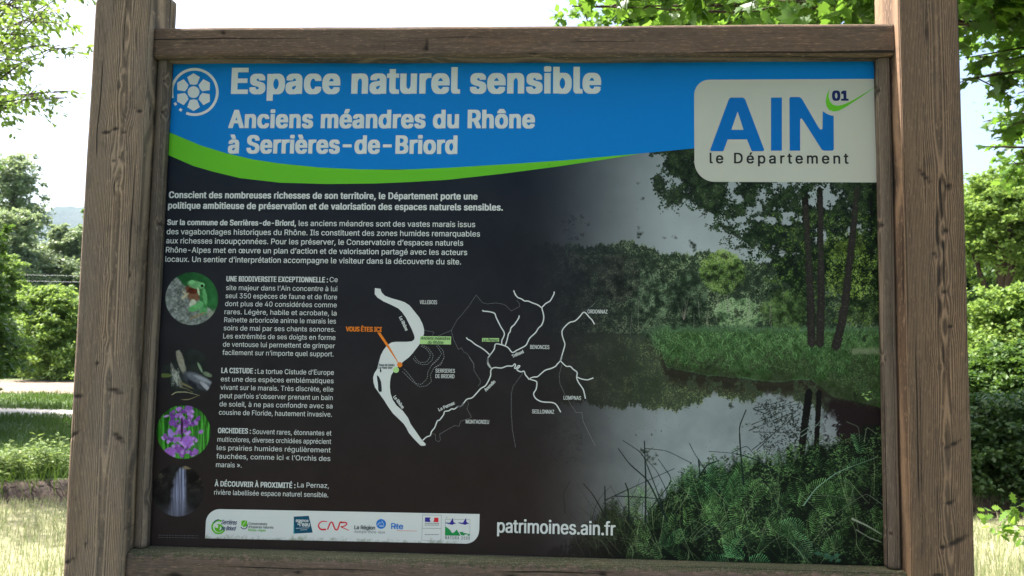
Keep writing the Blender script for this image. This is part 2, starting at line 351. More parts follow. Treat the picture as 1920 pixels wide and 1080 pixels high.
px_tree('alder_bush', 'dark alder bush hidden behind the right post of the board', 'bush', 1700, 690, 210, 8.4, G_DARK, leaf=.06, nl=20000, trunk=.05, lobes=9, base=.0, seed=45)

# overhanging trees: clusters placed along drooping sprays
def overhang(name, label, trunk_xy, h, trunk_r, sprays, mat, shape, size, bark, per=9, spread=.16, seed=0, crown=None, cmat=None):
    global rng
    rng = np.random.default_rng(seed); root = empty(name, (trunk_xy[0], trunk_xy[1], 0)); tag(root, label, 'tree')
    o = Vector((trunk_xy[0], trunk_xy[1], 0)); mb = MB()
    q = [Vector((0, 0, -.2)) + Vector((.12*math.sin(t*5), .1*math.cos(t*4), t*h)) for t in np.linspace(0, 1, 9)]
    mb.tube(q, [trunk_r*(1.3 if t == 0 else 1)*(1-.8*t) for t in np.linspace(0, 1, 9)], 11)
    Vs, Fs, Ls = [], [], []; off = 0
    for (tips, start_z, dens) in sprays:
        a = q[max(1, min(7, int(start_z/h*8)))]
        for (tx, ty, tz) in tips:
            e = Vector((tx, ty, tz)) - o
            mid = a.lerp(e, .55) + Vector((rng.normal()*.15, rng.normal()*.15, .25))
            pts = [a, a.lerp(mid, .5)+Vector((0, 0, .15)), mid, mid.lerp(e, .55)+Vector((rng.normal()*.05, rng.normal()*.05, .05)), e]
            mb.tube(pts, [trunk_r*.2, trunk_r*.13, trunk_r*.08, trunk_r*.045, .003], 6)
            P = []
            for s in range(int(7*dens)):
                t = rng.uniform(.5, 1.0)
                b0 = mid.lerp(e, (t-.5)/.5) if t > .5 else mid
                d = Vector(rand_dirs(1)[0]); d.z = d.z*.35-.12; e2 = b0 + d*rng.uniform(.15, .5)
                mb.tube([b0, b0.lerp(e2, .5)+Vector((0, 0, .02)), e2], [.005, .0035, .0015], 4)
                for u in np.linspace(.25, 1, per):
                    c = b0.lerp(e2, u); P.append((c.x, c.y, c.z, d.x, d.y, d.z))
            P = np.array(P); n = len(P)
            D = P[:, 3:]*.8 + rand_dirs(n)*.8; D[:, 2] -= .35; N = rand_dirs(n)*.75; N[:, 2] += .9
            v, f, l = leaves(P[:, :3] + rng.normal(size=(n, 3))*.02, D, N, size*(.65+.6*rng.random(n)), shape)
            Vs.append(v); Fs.append(f+off); Ls.append(l); off += len(v)
    if crown:
        for (cx, cy, cz, r, nn) in crown:
            C = np.array([(cx-o.x, cy-o.y, cz)]) + rand_dirs(nn)*r*(rng.random((nn, 1))**.4)*np.array([1, 1, .7])
            v, f, l = crown_mesh('c', C, .35, 22, size*1.15, 'rhomb', .6, .6)
            Vs.append(v); Fs.append(f+off); Ls.append(l); off += len(v)
            mb.tube([q[6], Vector((cx-o.x, cy-o.y, cz))], [trunk_r*.3, .02], 6)
    link('crown', np_mesh('crown', np.concatenate(Vs), np.concatenate(Fs), np.concatenate(Ls)), mat, root)
    mb.build('trunk', bark, root)
    return root
def tips(n, x0, x1, y0, y1, Y0, Y1, sd):
    r = np.random.default_rng(sd); out = []
    for _ in range(n):
        p = at(r.uniform(x0, x1), r.uniform(y0, y1), r.uniform(Y0, Y1)); out.append(tuple(float(v) for v in p))
    return out
MAPLE = leaf_mat('maple_leaves', [(.03, .075, .012), (.055, .125, .02), (.10, .19, .035)], (.30, .54, .05), .52, .4)
ASH = leaf_mat('ash_leaflets', [(.05, .10, .02), (.09, .16, .03), (.13, .21, .045)], (.34, .50, .06), .48, .4)
overhang('maple_tree', 'overhanging maple whose lobed leaves hang above and right of the board', (5.6, 3.2), 8.5, .17,
    [(tips(60, 1090, 1680, -160, 18, 1.6, 3.8, 1), 3.6, 1.5), (tips(9, 1050, 1120, -40, 16, 2.2, 2.9, 2), 3.6, .8), (tips(52, 1830, 2200, -160, 230, 2.2, 4.8, 3), 3.2, 1.6),
     (tips(12, 1830, 2000, 220, 310, 2.6, 4.6, 4), 2.8, .9), (tips(34, 1800, 2010, -80, 250, 2.6, 5.0, 15), 3.2, 1.5), (tips(14, 1150, 1900, -900, -350, 1.5, 4.5, 5), 4.6, 1.3)],
    MAPLE, 'maple', .070, BARKD, per=13, seed=5, crown=[(5.2, 3.4, 6.6, 2.1, 90), (3.4, 3.0, 7.0, 1.7, 70), (6.8, 5.0, 6.2, 2.0, 80), (5.4, 6.2, 5.6, 1.7, 70), (1.9, 2.4, 5.2, 1.3, 30), (.2, 1.4, 5.6, 1.1, 34), (-.75, .75, 5.3, .7, 22), (7.2, 7.8, 5.0, 1.9, 70)])
tree('maple_tree', 'maple added behind the board to shade the thicket, leafy top over the top rail', 'tree', 2.6, 8.5, 9.0, 2.3, MAPLE, leaf=.13, nl=30000, trunk=.16, lobes=12, base=.5, seed=64, gap=.03, bark=BARKD)  # second maple, added so its crown shades the alder thicket
overhang('young_ash_tree', 'ash with pale slender leaflets reaching in from the left', (-7.6, 6.6), 7.0, .14,
    [(tips(20, -120, 150, -80, 130, 4.0, 6.0, 6), 3.6, 1.7), (tips(7, 70, 160, 40, 185, 4.2, 5.0, 7), 3.6, 1.8), (tips(8, -400, -120, -200, 150, 4.0, 6.5, 8), 4.0, 1.3), (tips(2, 20, 40, -20, 0, 4.0, 4.6, 9), 4, 1)],
    ASH, 'oval', .062, BARKD, per=13, seed=6, crown=[(-9.0, 7.4, 6.4, 1.6, 40), (-8.0, 5.6, 6.8, 1.3, 30)])
tree('lime_tree', 'leafy lime tree out in the meadow left of the frame', 'tree', -14.6, 12.5, 8.6, 2.7, G_MID, leaf=.17, nl=30000, trunk=.22, lobes=12, base=.2, seed=61, gap=.02)
tree('lime_tree', 'rounder lime tree behind the first, out in the meadow', 'tree', -16.2, 14.8, 8.2, 2.7, G_MID, leaf=.17, nl=30000, trunk=.22, lobes=12, base=.2, seed=63, gap=.02)
tree('lime_tree', 'second leafy lime tree standing further left in the meadow', 'tree', -14.0, 9.6, 8.0, 2.6, G_MID, leaf=.17, nl=30000, trunk=.22, lobes=12, base=.2, seed=62, gap=.02)

# small oak sapling reaching into the lower right corner
rng = np.random.default_rng(77)
ox, oy = 2.36, 1.75
for q_, (tx, ty, th, tr_, lb_) in enumerate([(-4.6, -3.4, 8.5, 3.0, 'broad leafy oak added out of view to dim the front light, left of the camera'), (3.9, -6.4, 10.0, 3.9, 'broad leafy oak added out of view to dim the front light, right of the camera')]):
    tree('shade_oak', lb_, 'tree', tx, ty, th, tr_, G_MID, leaf=.2, nl=20000, trunk=.25, lobes=11, base=.3, seed=70+q_)  # unseen oaks added to cut sky and bounce light on the board
for q_, (tx, ty, th, lb_) in enumerate([(-9.3, 10.0, 4.7, 'nearest'), (-10.1, 11.2, 4.9, 'second'), (-11.0, 12.4, 4.9, 'third'), (-11.8, 13.4, 4.7, 'fourth')]):
    tree('shade_hawthorn', lb_+' of four dense hawthorn bushes added unseen left of the frame to shade the grass', 'bush', tx, ty, th, 1.05, G_MID, leaf=.1, nl=20000, trunk=.06, lobes=11, base=.0, seed=80+q_, gap=.02, group='hawthorn bushes added for shade')  # unseen bushes added to throw shade on the grass in view
rng = np.random.default_rng(77)
root = empty('oak_sapling', (ox, oy, 0)); tag(root, 'small oak sapling with lobed leaves beside the right post', 'sapling')
mb = MB(); mb.tube([(0, 0, -.05), (.02, .02, .4), (-.03, 0, .8), (.05, .03, 1.0)], [.009, .007, .005, .002], 6); Pl = []
for px, py in ((1858, 960), (1872, 985), (1884, 1003), (1897, 962), (1912, 972), (1890, 985), (1925, 945), (1940, 1000), (1960, 960)):
    e = Vector([float(v) for v in at(px, py, oy+rng.uniform(-.08, .08))]) - Vector((ox, oy, 0)); b = Vector((0, 0, e.z-.06-.1*rng.random()))
    mb.tube([b, b.lerp(e, .5)+Vector((0, 0, .03)), e], [.003, .002, .001], 4)
    for _ in range(7): Pl.append((e.x+rng.normal()*.022, e.y+rng.normal()*.022, e.z+rng.normal()*.018))
Pl = np.array(Pl); n = len(Pl); D = rand_dirs(n); D[:, 2] -= .5; N = rand_dirs(n)*.8; N[:, 1] -= .5; N[:, 2] += .6
link('leaves', np_mesh('leaves', *leaves(Pl, D, N, .042*(.7+.6*rng.random(n)), 'oak')), leaf_mat('oak_leaves', [(.08, .16, .02), (.13, .24, .03), (.18, .28, .05)], (.40, .62, .06), .5, .4), root)
mb.build('stem', BARKD, root)

# leafy weeds standing on the far bank of the stream
WEED = leaf_mat('weed_leaves', [(.10, .16, .04), (.17, .25, .07), (.26, .32, .12)], (.40, .52, .12), .4)
def weed(x, y, h, label, seed, n=22, group=None):
    global rng
    rng = np.random.default_rng(seed); z0 = float(height(np.array(x), np.array(y)))
    root = empty('wild_plant', (x, y, z0)); tag(root, label, 'wild plant', group)
    mb = MB(); P = []; D = []
    for s in range(n):
        a = rng.uniform(0, 6.28); r = rng.uniform(0, .28); hh = h*rng.uniform(.35, 1.3)
        b = Vector((math.cos(a)*r*.5, math.sin(a)*r*.5, -.03)); e = Vector((math.cos(a)*r*1.5, math.sin(a)*r*1.5, hh))
        mb.tube([b, b.lerp(e, .5)+Vector((0, 0, .05)), e], [.004, .003, .0015], 4)
        for t in np.linspace(.15, 1, 22):
            p = b.lerp(e, t); P.append(tuple(p)); aa = rng.uniform(0, 6.28); D.append((math.cos(aa), math.sin(aa), rng.uniform(-.1, .6)))
    P = np.array(P); D = np.array(D); N = rand_dirs(len(P))*.5; N[:, 2] += 1
    link('leaves', np_mesh('leaves', *leaves(P, D, N, .085*(.5+.7*rng.random(len(P))), 'slim')), WEED, root)
    mb.build('stem', WEED, root)
wl_ = ['bushy weed at the left edge on the far stream bank', 'leafy weed on the far bank, second from the left edge', 'tall leafy weed midway between frame edge and left post on the bank', 'pale leafy weed on the bank next to the left post', 'low leafy weed just behind the others on the left bank', 'weed on the bank touching the left post']
for q, (px, py, h) in enumerate([(8, 902, .26), (34, 893, .30), (60, 900, .20), (92, 897, .34), (75, 880, .22), (116, 903, .42)]):
    x, y = ground_at(px, py); weed(float(x)*1.06, max(float(y)+.2, 7.15+.06*(q % 3)), h, wl_[q], 300+q)
for q in range(11):
    weed(-3.4+.72*q, 7.6+.3*math.sin(q*2.1), .35+.2*((q*7) % 3)/2, 'leafy weed of the far stream bank hidden behind the board', 330+q, 14, 'weeds hidden behind the board')

# grass: uncounted blades
def grass(name, label, x0, x1, y0, y1, n, h, w, mat, lean=.35, seed=0, keep=None, hf=False):
    r = np.random.default_rng(seed); x = r.uniform(x0, x1, n); y = r.uniform(y0, y1, n)
    # tufts
    m = (np.sin(x*2.3+np.sin(y*1.7)*2)+np.sin(y*3.1+x*.7))*.25+.5
    ok = r.random(n) < .45+.55*m
    if keep is not None: ok &= keep(x, y)
    x, y, m = x[ok], y[ok], m[ok]; n = len(x); z = height(x, y)-.01; h = h*np.clip((6.1-y)/1.3, .4, 1) if hf else h
    a = r.uniform(0, 6.283, n); hh = h*(.45+.75*r.random(n))*(.75+.45*m); ww = w*(.6+.8*r.random(n)); le = lean*r.random(n)*hh; b = r.uniform(0, 6.283, n)
    ca, sa = np.cos(a)*ww, np.sin(a)*ww; lx, ly = np.cos(b)*le, np.sin(b)*le
    V = np.stack([np.stack([x-ca, y-sa, z], -1), np.stack([x+ca, y+sa, z], -1), np.stack([x+lx*.35+ca*.7, y+ly*.35+sa*.7, z+hh*.6], -1), np.stack([x+lx*.35-ca*.7, y+ly*.35-sa*.7, z+hh*.6], -1),
                  np.stack([x+lx, y+ly, z+hh], -1)], 1).reshape(-1, 3)
    k0 = (np.arange(n)*5)[:, None]; f = np.concatenate([k0+[0, 1, 2, 3], k0+[3, 2, 4]], 1); lt = np.tile([4, 3], n)
    o = link(name, np_mesh(name, V, f.ravel(), lt), mat); tag(o, label, 'grass', kind='stuff'); return o
DRY = leaf_mat('dry_grass_blades', [(.11, .17, .05), (.29, .28, .15), (.40, .37, .22), (.20, .26, .09), (.14, .21, .06)], (.42, .45, .22), .36, .6)
GRN = leaf_mat('green_grass_blades', [(.04, .085, .016), (.065, .125, .022), (.11, .17, .04)], (.20, .32, .04), .3, .6)
grass('dry_grass', 'straw coloured tall grass in front of the stream', -8.5, 8.5, 2.2, 6.4, 120000, .17, .0022, DRY, .6, 1, keep=lambda x, y: y < 5.80+.08*np.sin(x*.9)+.52*np.clip((x-1)/3, 0, 1), hf=True)
grass('seeding_grass', 'long pale seeding grass stems leaning over the near stream bank', -8.5, 8.5, 4.6, 6.1, 7000, .27, .0016, DRY, .7, 2, hf=True, keep=lambda x, y: y < 5.84+.08*np.sin(x*.9)+.52*np.clip((x-1)/3, 0, 1))
grass('bank_grass', 'green grass hanging over the far edge of the stream', -9, 9, 6.8, 8.0, 42000, .27, .003, GRN, 1.2, 3, keep=lambda x, y: y > far_lip(x)-.07)
grass('meadow_grass', 'short green meadow grass between the stream and the track', -13, 7, 7.4, 13.75, 115000, .11, .005, GRN, .6, 4)
grass('verge_grass', 'bright green grass verge behind the track', -22, 20, 14.75, 19.5, 56000, .12, .009, GRN, .6, 5)

# overhead wires with their poles
WOODP = noise_mat('tarred_pole_wood', [(.3, (.05, .04, .03)), (.7, (.14, .11, .09))], 4.)
WIRE = noise_mat('grey_aluminium_wire', [(.3, (.16, .16, .17)), (.7, (.24, .24, .25))], 2., rough=.4, spec=.5)
zl = float(at(60, 520, 45)[2])
for xq, wd in ((-62, 'left'), (64, 'right')):
    r = empty('utility_pole', (xq, 45, 0)); tag(r, 'wooden utility pole carrying the wires at their %s end' % ('western' if xq < 0 else 'eastern'), 'utility pole', 'poles of the overhead line')
    MB().tube([(0, 0, -.5), (0, 0, zl+1.0)], [.16, .11], 12).build('pole', WOODP, r)
    MB().tube([(0, -.5, zl+.02), (0, .6, zl+.02)], [.05, .05], 6).build('crossarm', WOODP, r)
for q, (dz, yy, lb) in enumerate(((.0, 45.0, 'upper overhead wire crossing in front of the trees'), (-.36, 45.3, 'lower overhead wire crossing in front of the trees'))):
    pts = [(x, yy, zl+dz+.9*((x/63)**2)*.6) for x in np.linspace(-62, 64, 30)]
    tag(MB().tube(pts, [.009]*30, 5).build('power_line', WIRE), lb, 'wire', 'overhead wires')

# ------------------------------------------------------------------ the air
hz = bpy.data.materials.new('summer_haze'); hz.use_nodes = True; hn = hz.node_tree; hn.nodes.clear()
ho = hn.nodes.new('ShaderNodeOutputMaterial'); hv = hn.nodes.new('ShaderNodeVolumePrincipled')
hv.inputs['Color'].default_value = (.62, .78, 1, 1); hv.inputs['Density'].default_value = 5.5e-5; hv.inputs['Anisotropy'].default_value = .3
hn.links.new(hv.outputs[0], ho.inputs['Volume'])
hb = MB(); gx0 = float(max(abs(xs[0]), abs(xs[-1]), abs(ys[0]), abs(ys[-1])))+30; zt = 640.
hb.add([(sx_*gx0, sy_*gx0, z_) for z_ in (-1.7, zt) for sx_, sy_ in ((-1, -1), (1, -1), (1, 1), (-1, 1))], [(0, 3, 2, 1), (4, 5, 6, 7), (0, 1, 5, 4), (1, 2, 6, 5), (2, 3, 7, 6), (3, 0, 4, 7)])
tag(hb.build('haze', hz, None, False), 'thin summer haze that turns the far ridge blue', kind='stuff')

# ------------------------------------------------------------------ the information board
board = empty('information_board', (0, 0, 0)); tag(board, 'large wooden framed information board about the old meanders of the river', 'information board')
PZ = PANEL_Z; PH = .8183
def hash_wob(t, s): return .5*math.sin(t*3.1+s)+.3*math.sin(t*7.7+s*2)+.2*math.sin(t*17+s*3)
def timber(name, mat, axis, a0, a1, prof, knots, pith, seed, fine=(None, None), step=.006, chamf=None):
    """a length of timber lofted along axis ('x' or 'z'); prof = cross-section outline; knots = (face u, along, size a, size b, angle)"""
    f0, f1 = fine if fine[0] is not None else (a0, a1)
    st = sorted(set([a0, a1] + list(np.arange(max(a0, f0), min(a1, f1), step)) + list(np.arange(a0, f0, .08))))
    st = np.array(st); n = len(prof); pr = np.array(prof, float)
    V = []; Gm = []; Kn = []
    for s in st:
        wob = .0008*hash_wob(s*2, seed)
        for (u, v) in pr:
            du = u*(1+0)+wob; dv = v
            kn = 0.; dr = 0.
            for (ku, ks, ka, kb, an, front) in knots:
                # knots live on the outward face (v at its minimum side)
                if (v < 0) != front: continue
                x = u-ku; y = s-ks; c, sn = math.cos(an), math.sin(an); xr = c*x+sn*y; yr = -sn*x+c*y
                d2 = (xr/ka)**2+(yr/kb)**2
                kn += math.exp(-d2*1.3); side = 1 if x >= 0 else -1
                dr += side*.0035*math.exp(-((x/(ka*2.2))**2+(y/(max(ka, kb)*2.6))**2))*(1-math.exp(-abs(x)/.002))
            dep = -.0012*kn
            if axis == 'z': V.append((du, dv - (dep if v < 0 else -dep)*1.0, s))
            else: V.append((s, dv - (dep if v < 0 else -dep), du))
            rr = math.hypot(u-pith[0]-.0022*hash_wob(s*.45, seed+4), (v-pith[1])*.16)
            Gm.append((rr+dr*.6, math.atan2(v-pith[1], u-pith[0])*.05+seed*.37, s+seed*.9)); Kn.append(min(1, kn))
    Fc = []
    for i in range(len(st)-1):
        for j in range(n):
            k = (j+1) % n
            q = (i*n+j, i*n+k, (i+1)*n+k, (i+1)*n+j); Fc.append(q if axis == 'z' else q[::-1])
    Fc.append(tuple(range(n))[::-1]); Fc.append(tuple((len(st)-1)*n+j for j in range(n)))
    me = bpy.data.meshes.new(name); me.from_pydata(V, [], Fc)
    a = me.attributes.new('grain', 'FLOAT_VECTOR', 'POINT'); a.data.foreach_set('vector', np.array(Gm, np.float32).ravel())
    a = me.attributes.new('knot', 'FLOAT', 'POINT'); a.data.foreach_set('value', np.array(Kn, np.float32))
    me.polygons.foreach_set('use_smooth', [True]*(len(Fc)-2)+[False, False]); me.update()
    bm = bmesh.new(); bm.from_mesh(me); bmesh.ops.recalc_face_normals(bm, faces=bm.faces); bm.to_mesh(me); bm.free()
    o = link(name, me, mat, board); 
    return o
def box_prof(u0, u1, v0, v1, c, m=18, cs=3):
    """rectangle outline with rounded arrises, densely divided"""
    pts = []
    def arc(cx, cy, a0):
        for t in np.linspace(0, 1, cs+1)[1:-1] if cs > 1 else []: pts.append((cx+c*math.cos(a0+t*math.pi/2), cy+c*math.sin(a0+t*math.pi/2)))
    for t in np.linspace(0, 1, m): pts.append((u0+c+(u1-u0-2*c)*t, v0))
    arc(u1-c, v0+c, -math.pi/2)
    for t in np.linspace(0, 1, m): pts.append((u1, v0+c+(v1-v0-2*c)*t))
    arc(u1-c, v1-c, 0)
    for t in np.linspace(0, 1, m): pts.append((u1-c-(u1-u0-2*c)*t, v1))
    arc(u0+c, v1-c, math.pi/2)
    for t in np.linspace(0, 1, m): pts.append((u0, v1-c-(v1-v0-2*c)*t))
    arc(u0+c, v0+c, math.pi)
    return pts
W_POSTL = wood_mat('weathered_post_wood', (.272, .188, .126), (.064, .043, .030), (.180, .158, .145), .8, 270)
W_POSTR = wood_mat('brown_post_wood', (.212, .132, .080), (.042, .025, .017), (.135, .10, .078), .6, 280)
W_BEAM = wood_mat('rough_beam_wood', (.235, .146, .095), (.030, .019, .014), (.16, .132, .112), .8, 420, moss=.2, contrast=1.8, flk=.85)
W_SILL = wood_mat('mossy_sill_wood', (.21, .140, .105), (.040, .029, .023), (.17, .15, .135), .8, 360, moss=.7, contrast=1.8, flk=.8)
W_BAT = wood_mat('batten_wood', (.18, .134, .10), (.055, .040, .031), (.12, .105, .09), .6, 480)
def wx(px, py, Yp=-.045): p = at(px, py, Yp); return float(p[0]), float(p[2])
def kn(px, py, a, b, deg, Yp=-.045):
    x, z = wx(px, py, Yp); return x, z, a, b, math.radians(deg)
kl = [kn(*q) for q in [(200, 247, .012, .002, 12), (247, 62, .011, .0022, 0), (228, 133, .003, .002, 0), (222, 161, .003, .002, 0), (260, 208, .013, .0035, -30), (213, 243, .014, .003, 22), (235, 250, .010, .0025, -28),
      (190, 474, .004, .002, 0), (197, 519, .004, .002, 0), (183, 680, .0045, .004, 0), (195, 635, .004, .0025, 0), (217, 733, .018, .005, -14), (148, 742, .013, .004, 10), (222, 820, .017, .0055, -38), (138, 815, .016, .004, 32), (127, 1053, .016, .0035, 28), (160, 1022, .004, .004, 0), (244, 515, .002, .006, 0), (232, 990, .003, .0025, 0), (212, 300, .008, .002, -30), (225, 293, .003, .003, 0), (222, 350, .004, .003, 0)]]
kl = [(x, z, a, b, an, True) for (x, z, a, b, an) in kl]
krr = [kn(*q) for q in [(1733, 330, .020, .004, -50), (1778, 350, .007, .007, 0), (1753, 478, .007, .004, -45), (1774, 432, .005, .006, 0), (1771, 547, .005, .003, 20), (1781, 613, .008, .002, 12), (1788, 833, .020, .0035, 28), (1783, 942, .011, .004, 25), (1795, 1015, .024, .005, 28), (1768, 940, .003, .003, 0), (1767, 1025, .004, .003, 0), (1766, 830, .002, .002, 0), (1747, 673, .003, .002, 0), (1762, 690, .003, .002, 0), (1760, 1078, .012, .003, 0), (1738, 60, .003, .02, 0), (1730, 967, .002, .002, 0)]]
krr = [(x, z, a, b, an, True) for (x, z, a, b, an) in krr]
TOPL, TOPR = 2.155, 2.19; CLIP = float(at(178, 9, -.045)[2])
pl = timber('post', W_POSTL, 'z', -.35, TOPL, box_prof(-.7135, -.6165, -.045, .045, .004, 26), kl, (-.655, .075), 1.3, (1.0, 2.15))
pr_ = timber('post', W_POSTR, 'z', -.35, TOPR, box_prof(.6165, .7115, -.045, .045, .004, 26), krr, (.675, .07), 2.9, (1.0, 2.15))
# weathered, sloping post heads: the outer arris of the left post is cut away
for v in pl.data.vertices:
    if v.co.z > CLIP-.03:
        e = max(0., (-.692-v.co.x))/.0215; v.co.z = min(v.co.z, CLIP+(TOPL-CLIP)*(1-e))
pl['label'] = 'greyer left post with a clipped top corner'; pr_['label'] = 'browner right post'
kt = [(at(723, 88, -.03)[2], at(723, 88, -.03)[0], .017, .0028), (at(799, 82, -.03)[2], at(799, 82, -.03)[0], .014, .003), (at(797, 92, -.03)[2], at(797, 92, -.03)[0], .005, .004), (at(418, 62, -.03)[2], at(418, 62, -.03)[0], .004, .006), (at(1000, 100, -.03)[2], at(1000, 100, -.03)[0], .002, .012)]
kt = [(float(a), float(b), c, d, 0., True) for a, b, c, d in kt]
def bevel_prof(u0, u1, v0, v1, c1, c2):   # u up, v depth (front negative)
    return box_prof(u0, u1, v0, v1, c1, 16, 4)
beam_t = timber('top_rail', W_BEAM, 'x', -.6155, .6155, box_prof(PZ+.8175, PZ+.8705, -.030, .018, .006, 16, 4), kt, (PZ+.78, .03), 4.1)
kb = [(float(at(a, b, -.032)[2]), float(at(a, b, -.032)[0]), c, d, 0., True) for a, b, c, d in ((330, 1078, .006, .016), (960, 1080, .005, .012), (1130, 1076, .004, .008), (560, 1072, .003, .010))]
beam_b = timber('bottom_rail', W_SILL, 'x', -.6155, .6155, box_prof(PZ-.068, PZ-.0015, -.036, .018, .012, 16, 6), kb, (PZ-.10, .02), 5.7)
tag(beam_b, 'mossy bottom rail')
def half_round(u0, u1, v0, v1):
    c = (u0+u1)/2; r = (u1-u0)/2; pts = [(u1, v1), (u0, v1)]
    for t in np.linspace(0, math.pi, 22): pts.append((c-r*math.cos(t), v0+.010-.010*math.sin(t)**.7))
    return pts[::-1]
kbl = [kn(a, b, .0035, .0035, 0, -.02) + (True,) for a, b in ((306, 150), (297, 418), (281, 1055-120), (282, 1055), (303, 210))]
kbr = [kn(a, b, .003, .003, 0, -.02) + (True,) for a, b in ((1656, 421), (1662, 672), (1650, 167), (1672, 1000))]
bl = timber('batten', W_BAT, 'z', PZ+.0006, PZ+.8168, half_round(-.6155, -.5952, -.020, -.0012), kbl, (-.60, .03), 7.3)
br = timber('batten', W_BAT, 'z', PZ+.0006, PZ+.8168, half_round(.5945, .6155, -.020, -.0012), kbr, (.61, .03), 8.8)

# ------------------------------------------------------------------ the printed sheet (its picture is computed here, texel by texel)
CW, CH = 2440, 1680; CX0, CX1, CZ0, CZ1 = -.6105, .6105, PZ-.0005, PZ+.8173
S = 2.6; OX, OY = 262, 100; IW, IH = int((1690-OX)*S), int((1075-OY)*S)   # working sheet, in units of the measured photograph
pr = np.random.default_rng(5)
def fbm(w, h, cell, octv=5, seed=0, ax=1., ay=1., gain=.55):
    r = np.random.default_rng(seed); out = np.zeros((h, w), np.float32); amp = 1; tot = 0
    for o in range(octv):
        cx = max(cell*ax/2**o, 1); cy = max(cell*ay/2**o, 1)
        gw, gh = int(w/cx)+3, int(h/cy)+3; g = r.random((gh, gw)).astype(np.float32)
        x = np.arange(w)/cx; y = np.arange(h)/cy; xi = x.astype(int); yi = y.astype(int); fx = (x-xi); fy = (y-yi); fx = fx*fx*(3-2*fx); fy = fy*fy*(3-2*fy)
        a = g[yi][:, xi]*(1-fx)+g[yi][:, xi+1]*fx; b = g[yi+1][:, xi]*(1-fx)+g[yi+1][:, xi+1]*fx
        out += amp*(a*(1-fy)[:, None]+b*fy[:, None]); tot += amp; amp *= gain
    return out/tot
img = np.zeros((IH, IW, 3), np.float32)
yy, xx = np.mgrid[0:IH, 0:IW].astype(np.float32); mx = xx/S+OX; my = yy/S+OY     # measured coordinates of every texel
def sm(a, b, x): t = np.clip((x-a)/(b-a), 0, 1); return t*t*(3-2*t)
def C(r, g, b): return np.array([r, g, b], np.float32)
def over(mask, col): img[:] = img*(1-mask[..., None])+mask[..., None]*(col if np.ndim(col) == 3 else np.asarray(col, np.float32))
# working values are display values; the fade to the dark ground is part of the print
X0 = int((1000-OX)*S); pic = (slice(None), slice(X0, None))
n_a = fbm(IW, IH, 90, 6, 1); n_b = fbm(IW, IH, 26, 5, 2); n_c = fbm(IW, IH, 9, 4, 3); n_d = fbm(IW, IH, 300, 4, 4)
skyc = C(128, 134, 136) - (np.clip((my-290)/200, 0, 1)[..., None]*-14) + (n_d[..., None]-.5)*30
img[:] = skyc
def edge(pts, rough, seed):     # a tree line: y as a function of x, roughened
    e = np.interp(np.arange(IW)/S+OX, [p[0] for p in pts], [p[1] for p in pts]); r = np.random.default_rng(seed)
    x = np.arange(IW)/S
    for f, a in ((.05, 1), (.13, .7), (.31, .5), (.8, .35), (1.9, .22)): e = e+rough*a*np.sin(x*f+r.uniform(0, 6))
    return e[None, :]
def stamp(px, py, cols, L, W, ang, alpha=1.):
    """leaf shaped dabs at measured positions"""
    global img
    cx = ((px-OX)*S); cy = ((py-OY)*S); n = len(px); R = int(math.ceil(np.max(L)))+1
    ca, sa = np.cos(ang), np.sin(ang); ix = np.round(cx).astype(int); iy = np.round(cy).astype(int)
    flat = img.reshape(-1, 3)
    for dy in range(-R, R+1):
        for dx in range(-R, R+1):
            u = dx*ca+dy*sa; v = -dx*sa+dy*ca
            ok = ((u/L)**2+(np.abs(v)/(W*(1.05-.6*np.abs(u/L))+1e-6))**2 < 1) & (ix+dx >= 0) & (ix+dx < IW) & (iy+dy >= 0) & (iy+dy < IH)
            if not ok.any(): continue
            id_ = (iy[ok]+dy)*IW+ix[ok]+dx
            flat[id_] = flat[id_]*(1-alpha)+cols[ok]*alpha
def foliage(poly_fn, n, bounds, pal, L, W, ang=(0, 6.28), seed=0, clump=None, alpha=.85, light=None):
    r = np.random.default_rng(seed); x = r.uniform(bounds[0], bounds[1], n); y = r.uniform(bounds[2], bounds[3], n)
    ix = np.clip(((x-OX)*S).astype(int), 0, IW-1); iy = np.clip(((y-OY)*S).astype(int), 0, IH-1)
    ok = poly_fn(x, y, ix, iy, r); x, y, ix, iy = x[ok], y[ok], ix[ok], iy[ok]; n = len(x)
    t = np.clip((n_b[iy, ix]-.5)*2.2+.5 + (n_a[iy, ix]-.5)*1.3 + r.normal(0, .16, n), 0, 1)
    if light is not None: t = np.clip(t+light(x, y), 0, 1)
    pal = np.array(pal, np.float32); k = t*(len(pal)-1); k0 = np.minimum(k.astype(int), len(pal)-2); c = pal[k0]*(1-(k-k0)[:, None])+pal[k0+1]*(k-k0)[:, None]
    s = np.argsort(t+r.normal(0, .25, n)); x, y, c = x[s], y[s], c[s]
    stamp(x, y, c, L*(.6+.7*r.random(n)), W*(.6+.7*r.random(n)), r.uniform(ang[0], ang[1], n), alpha)
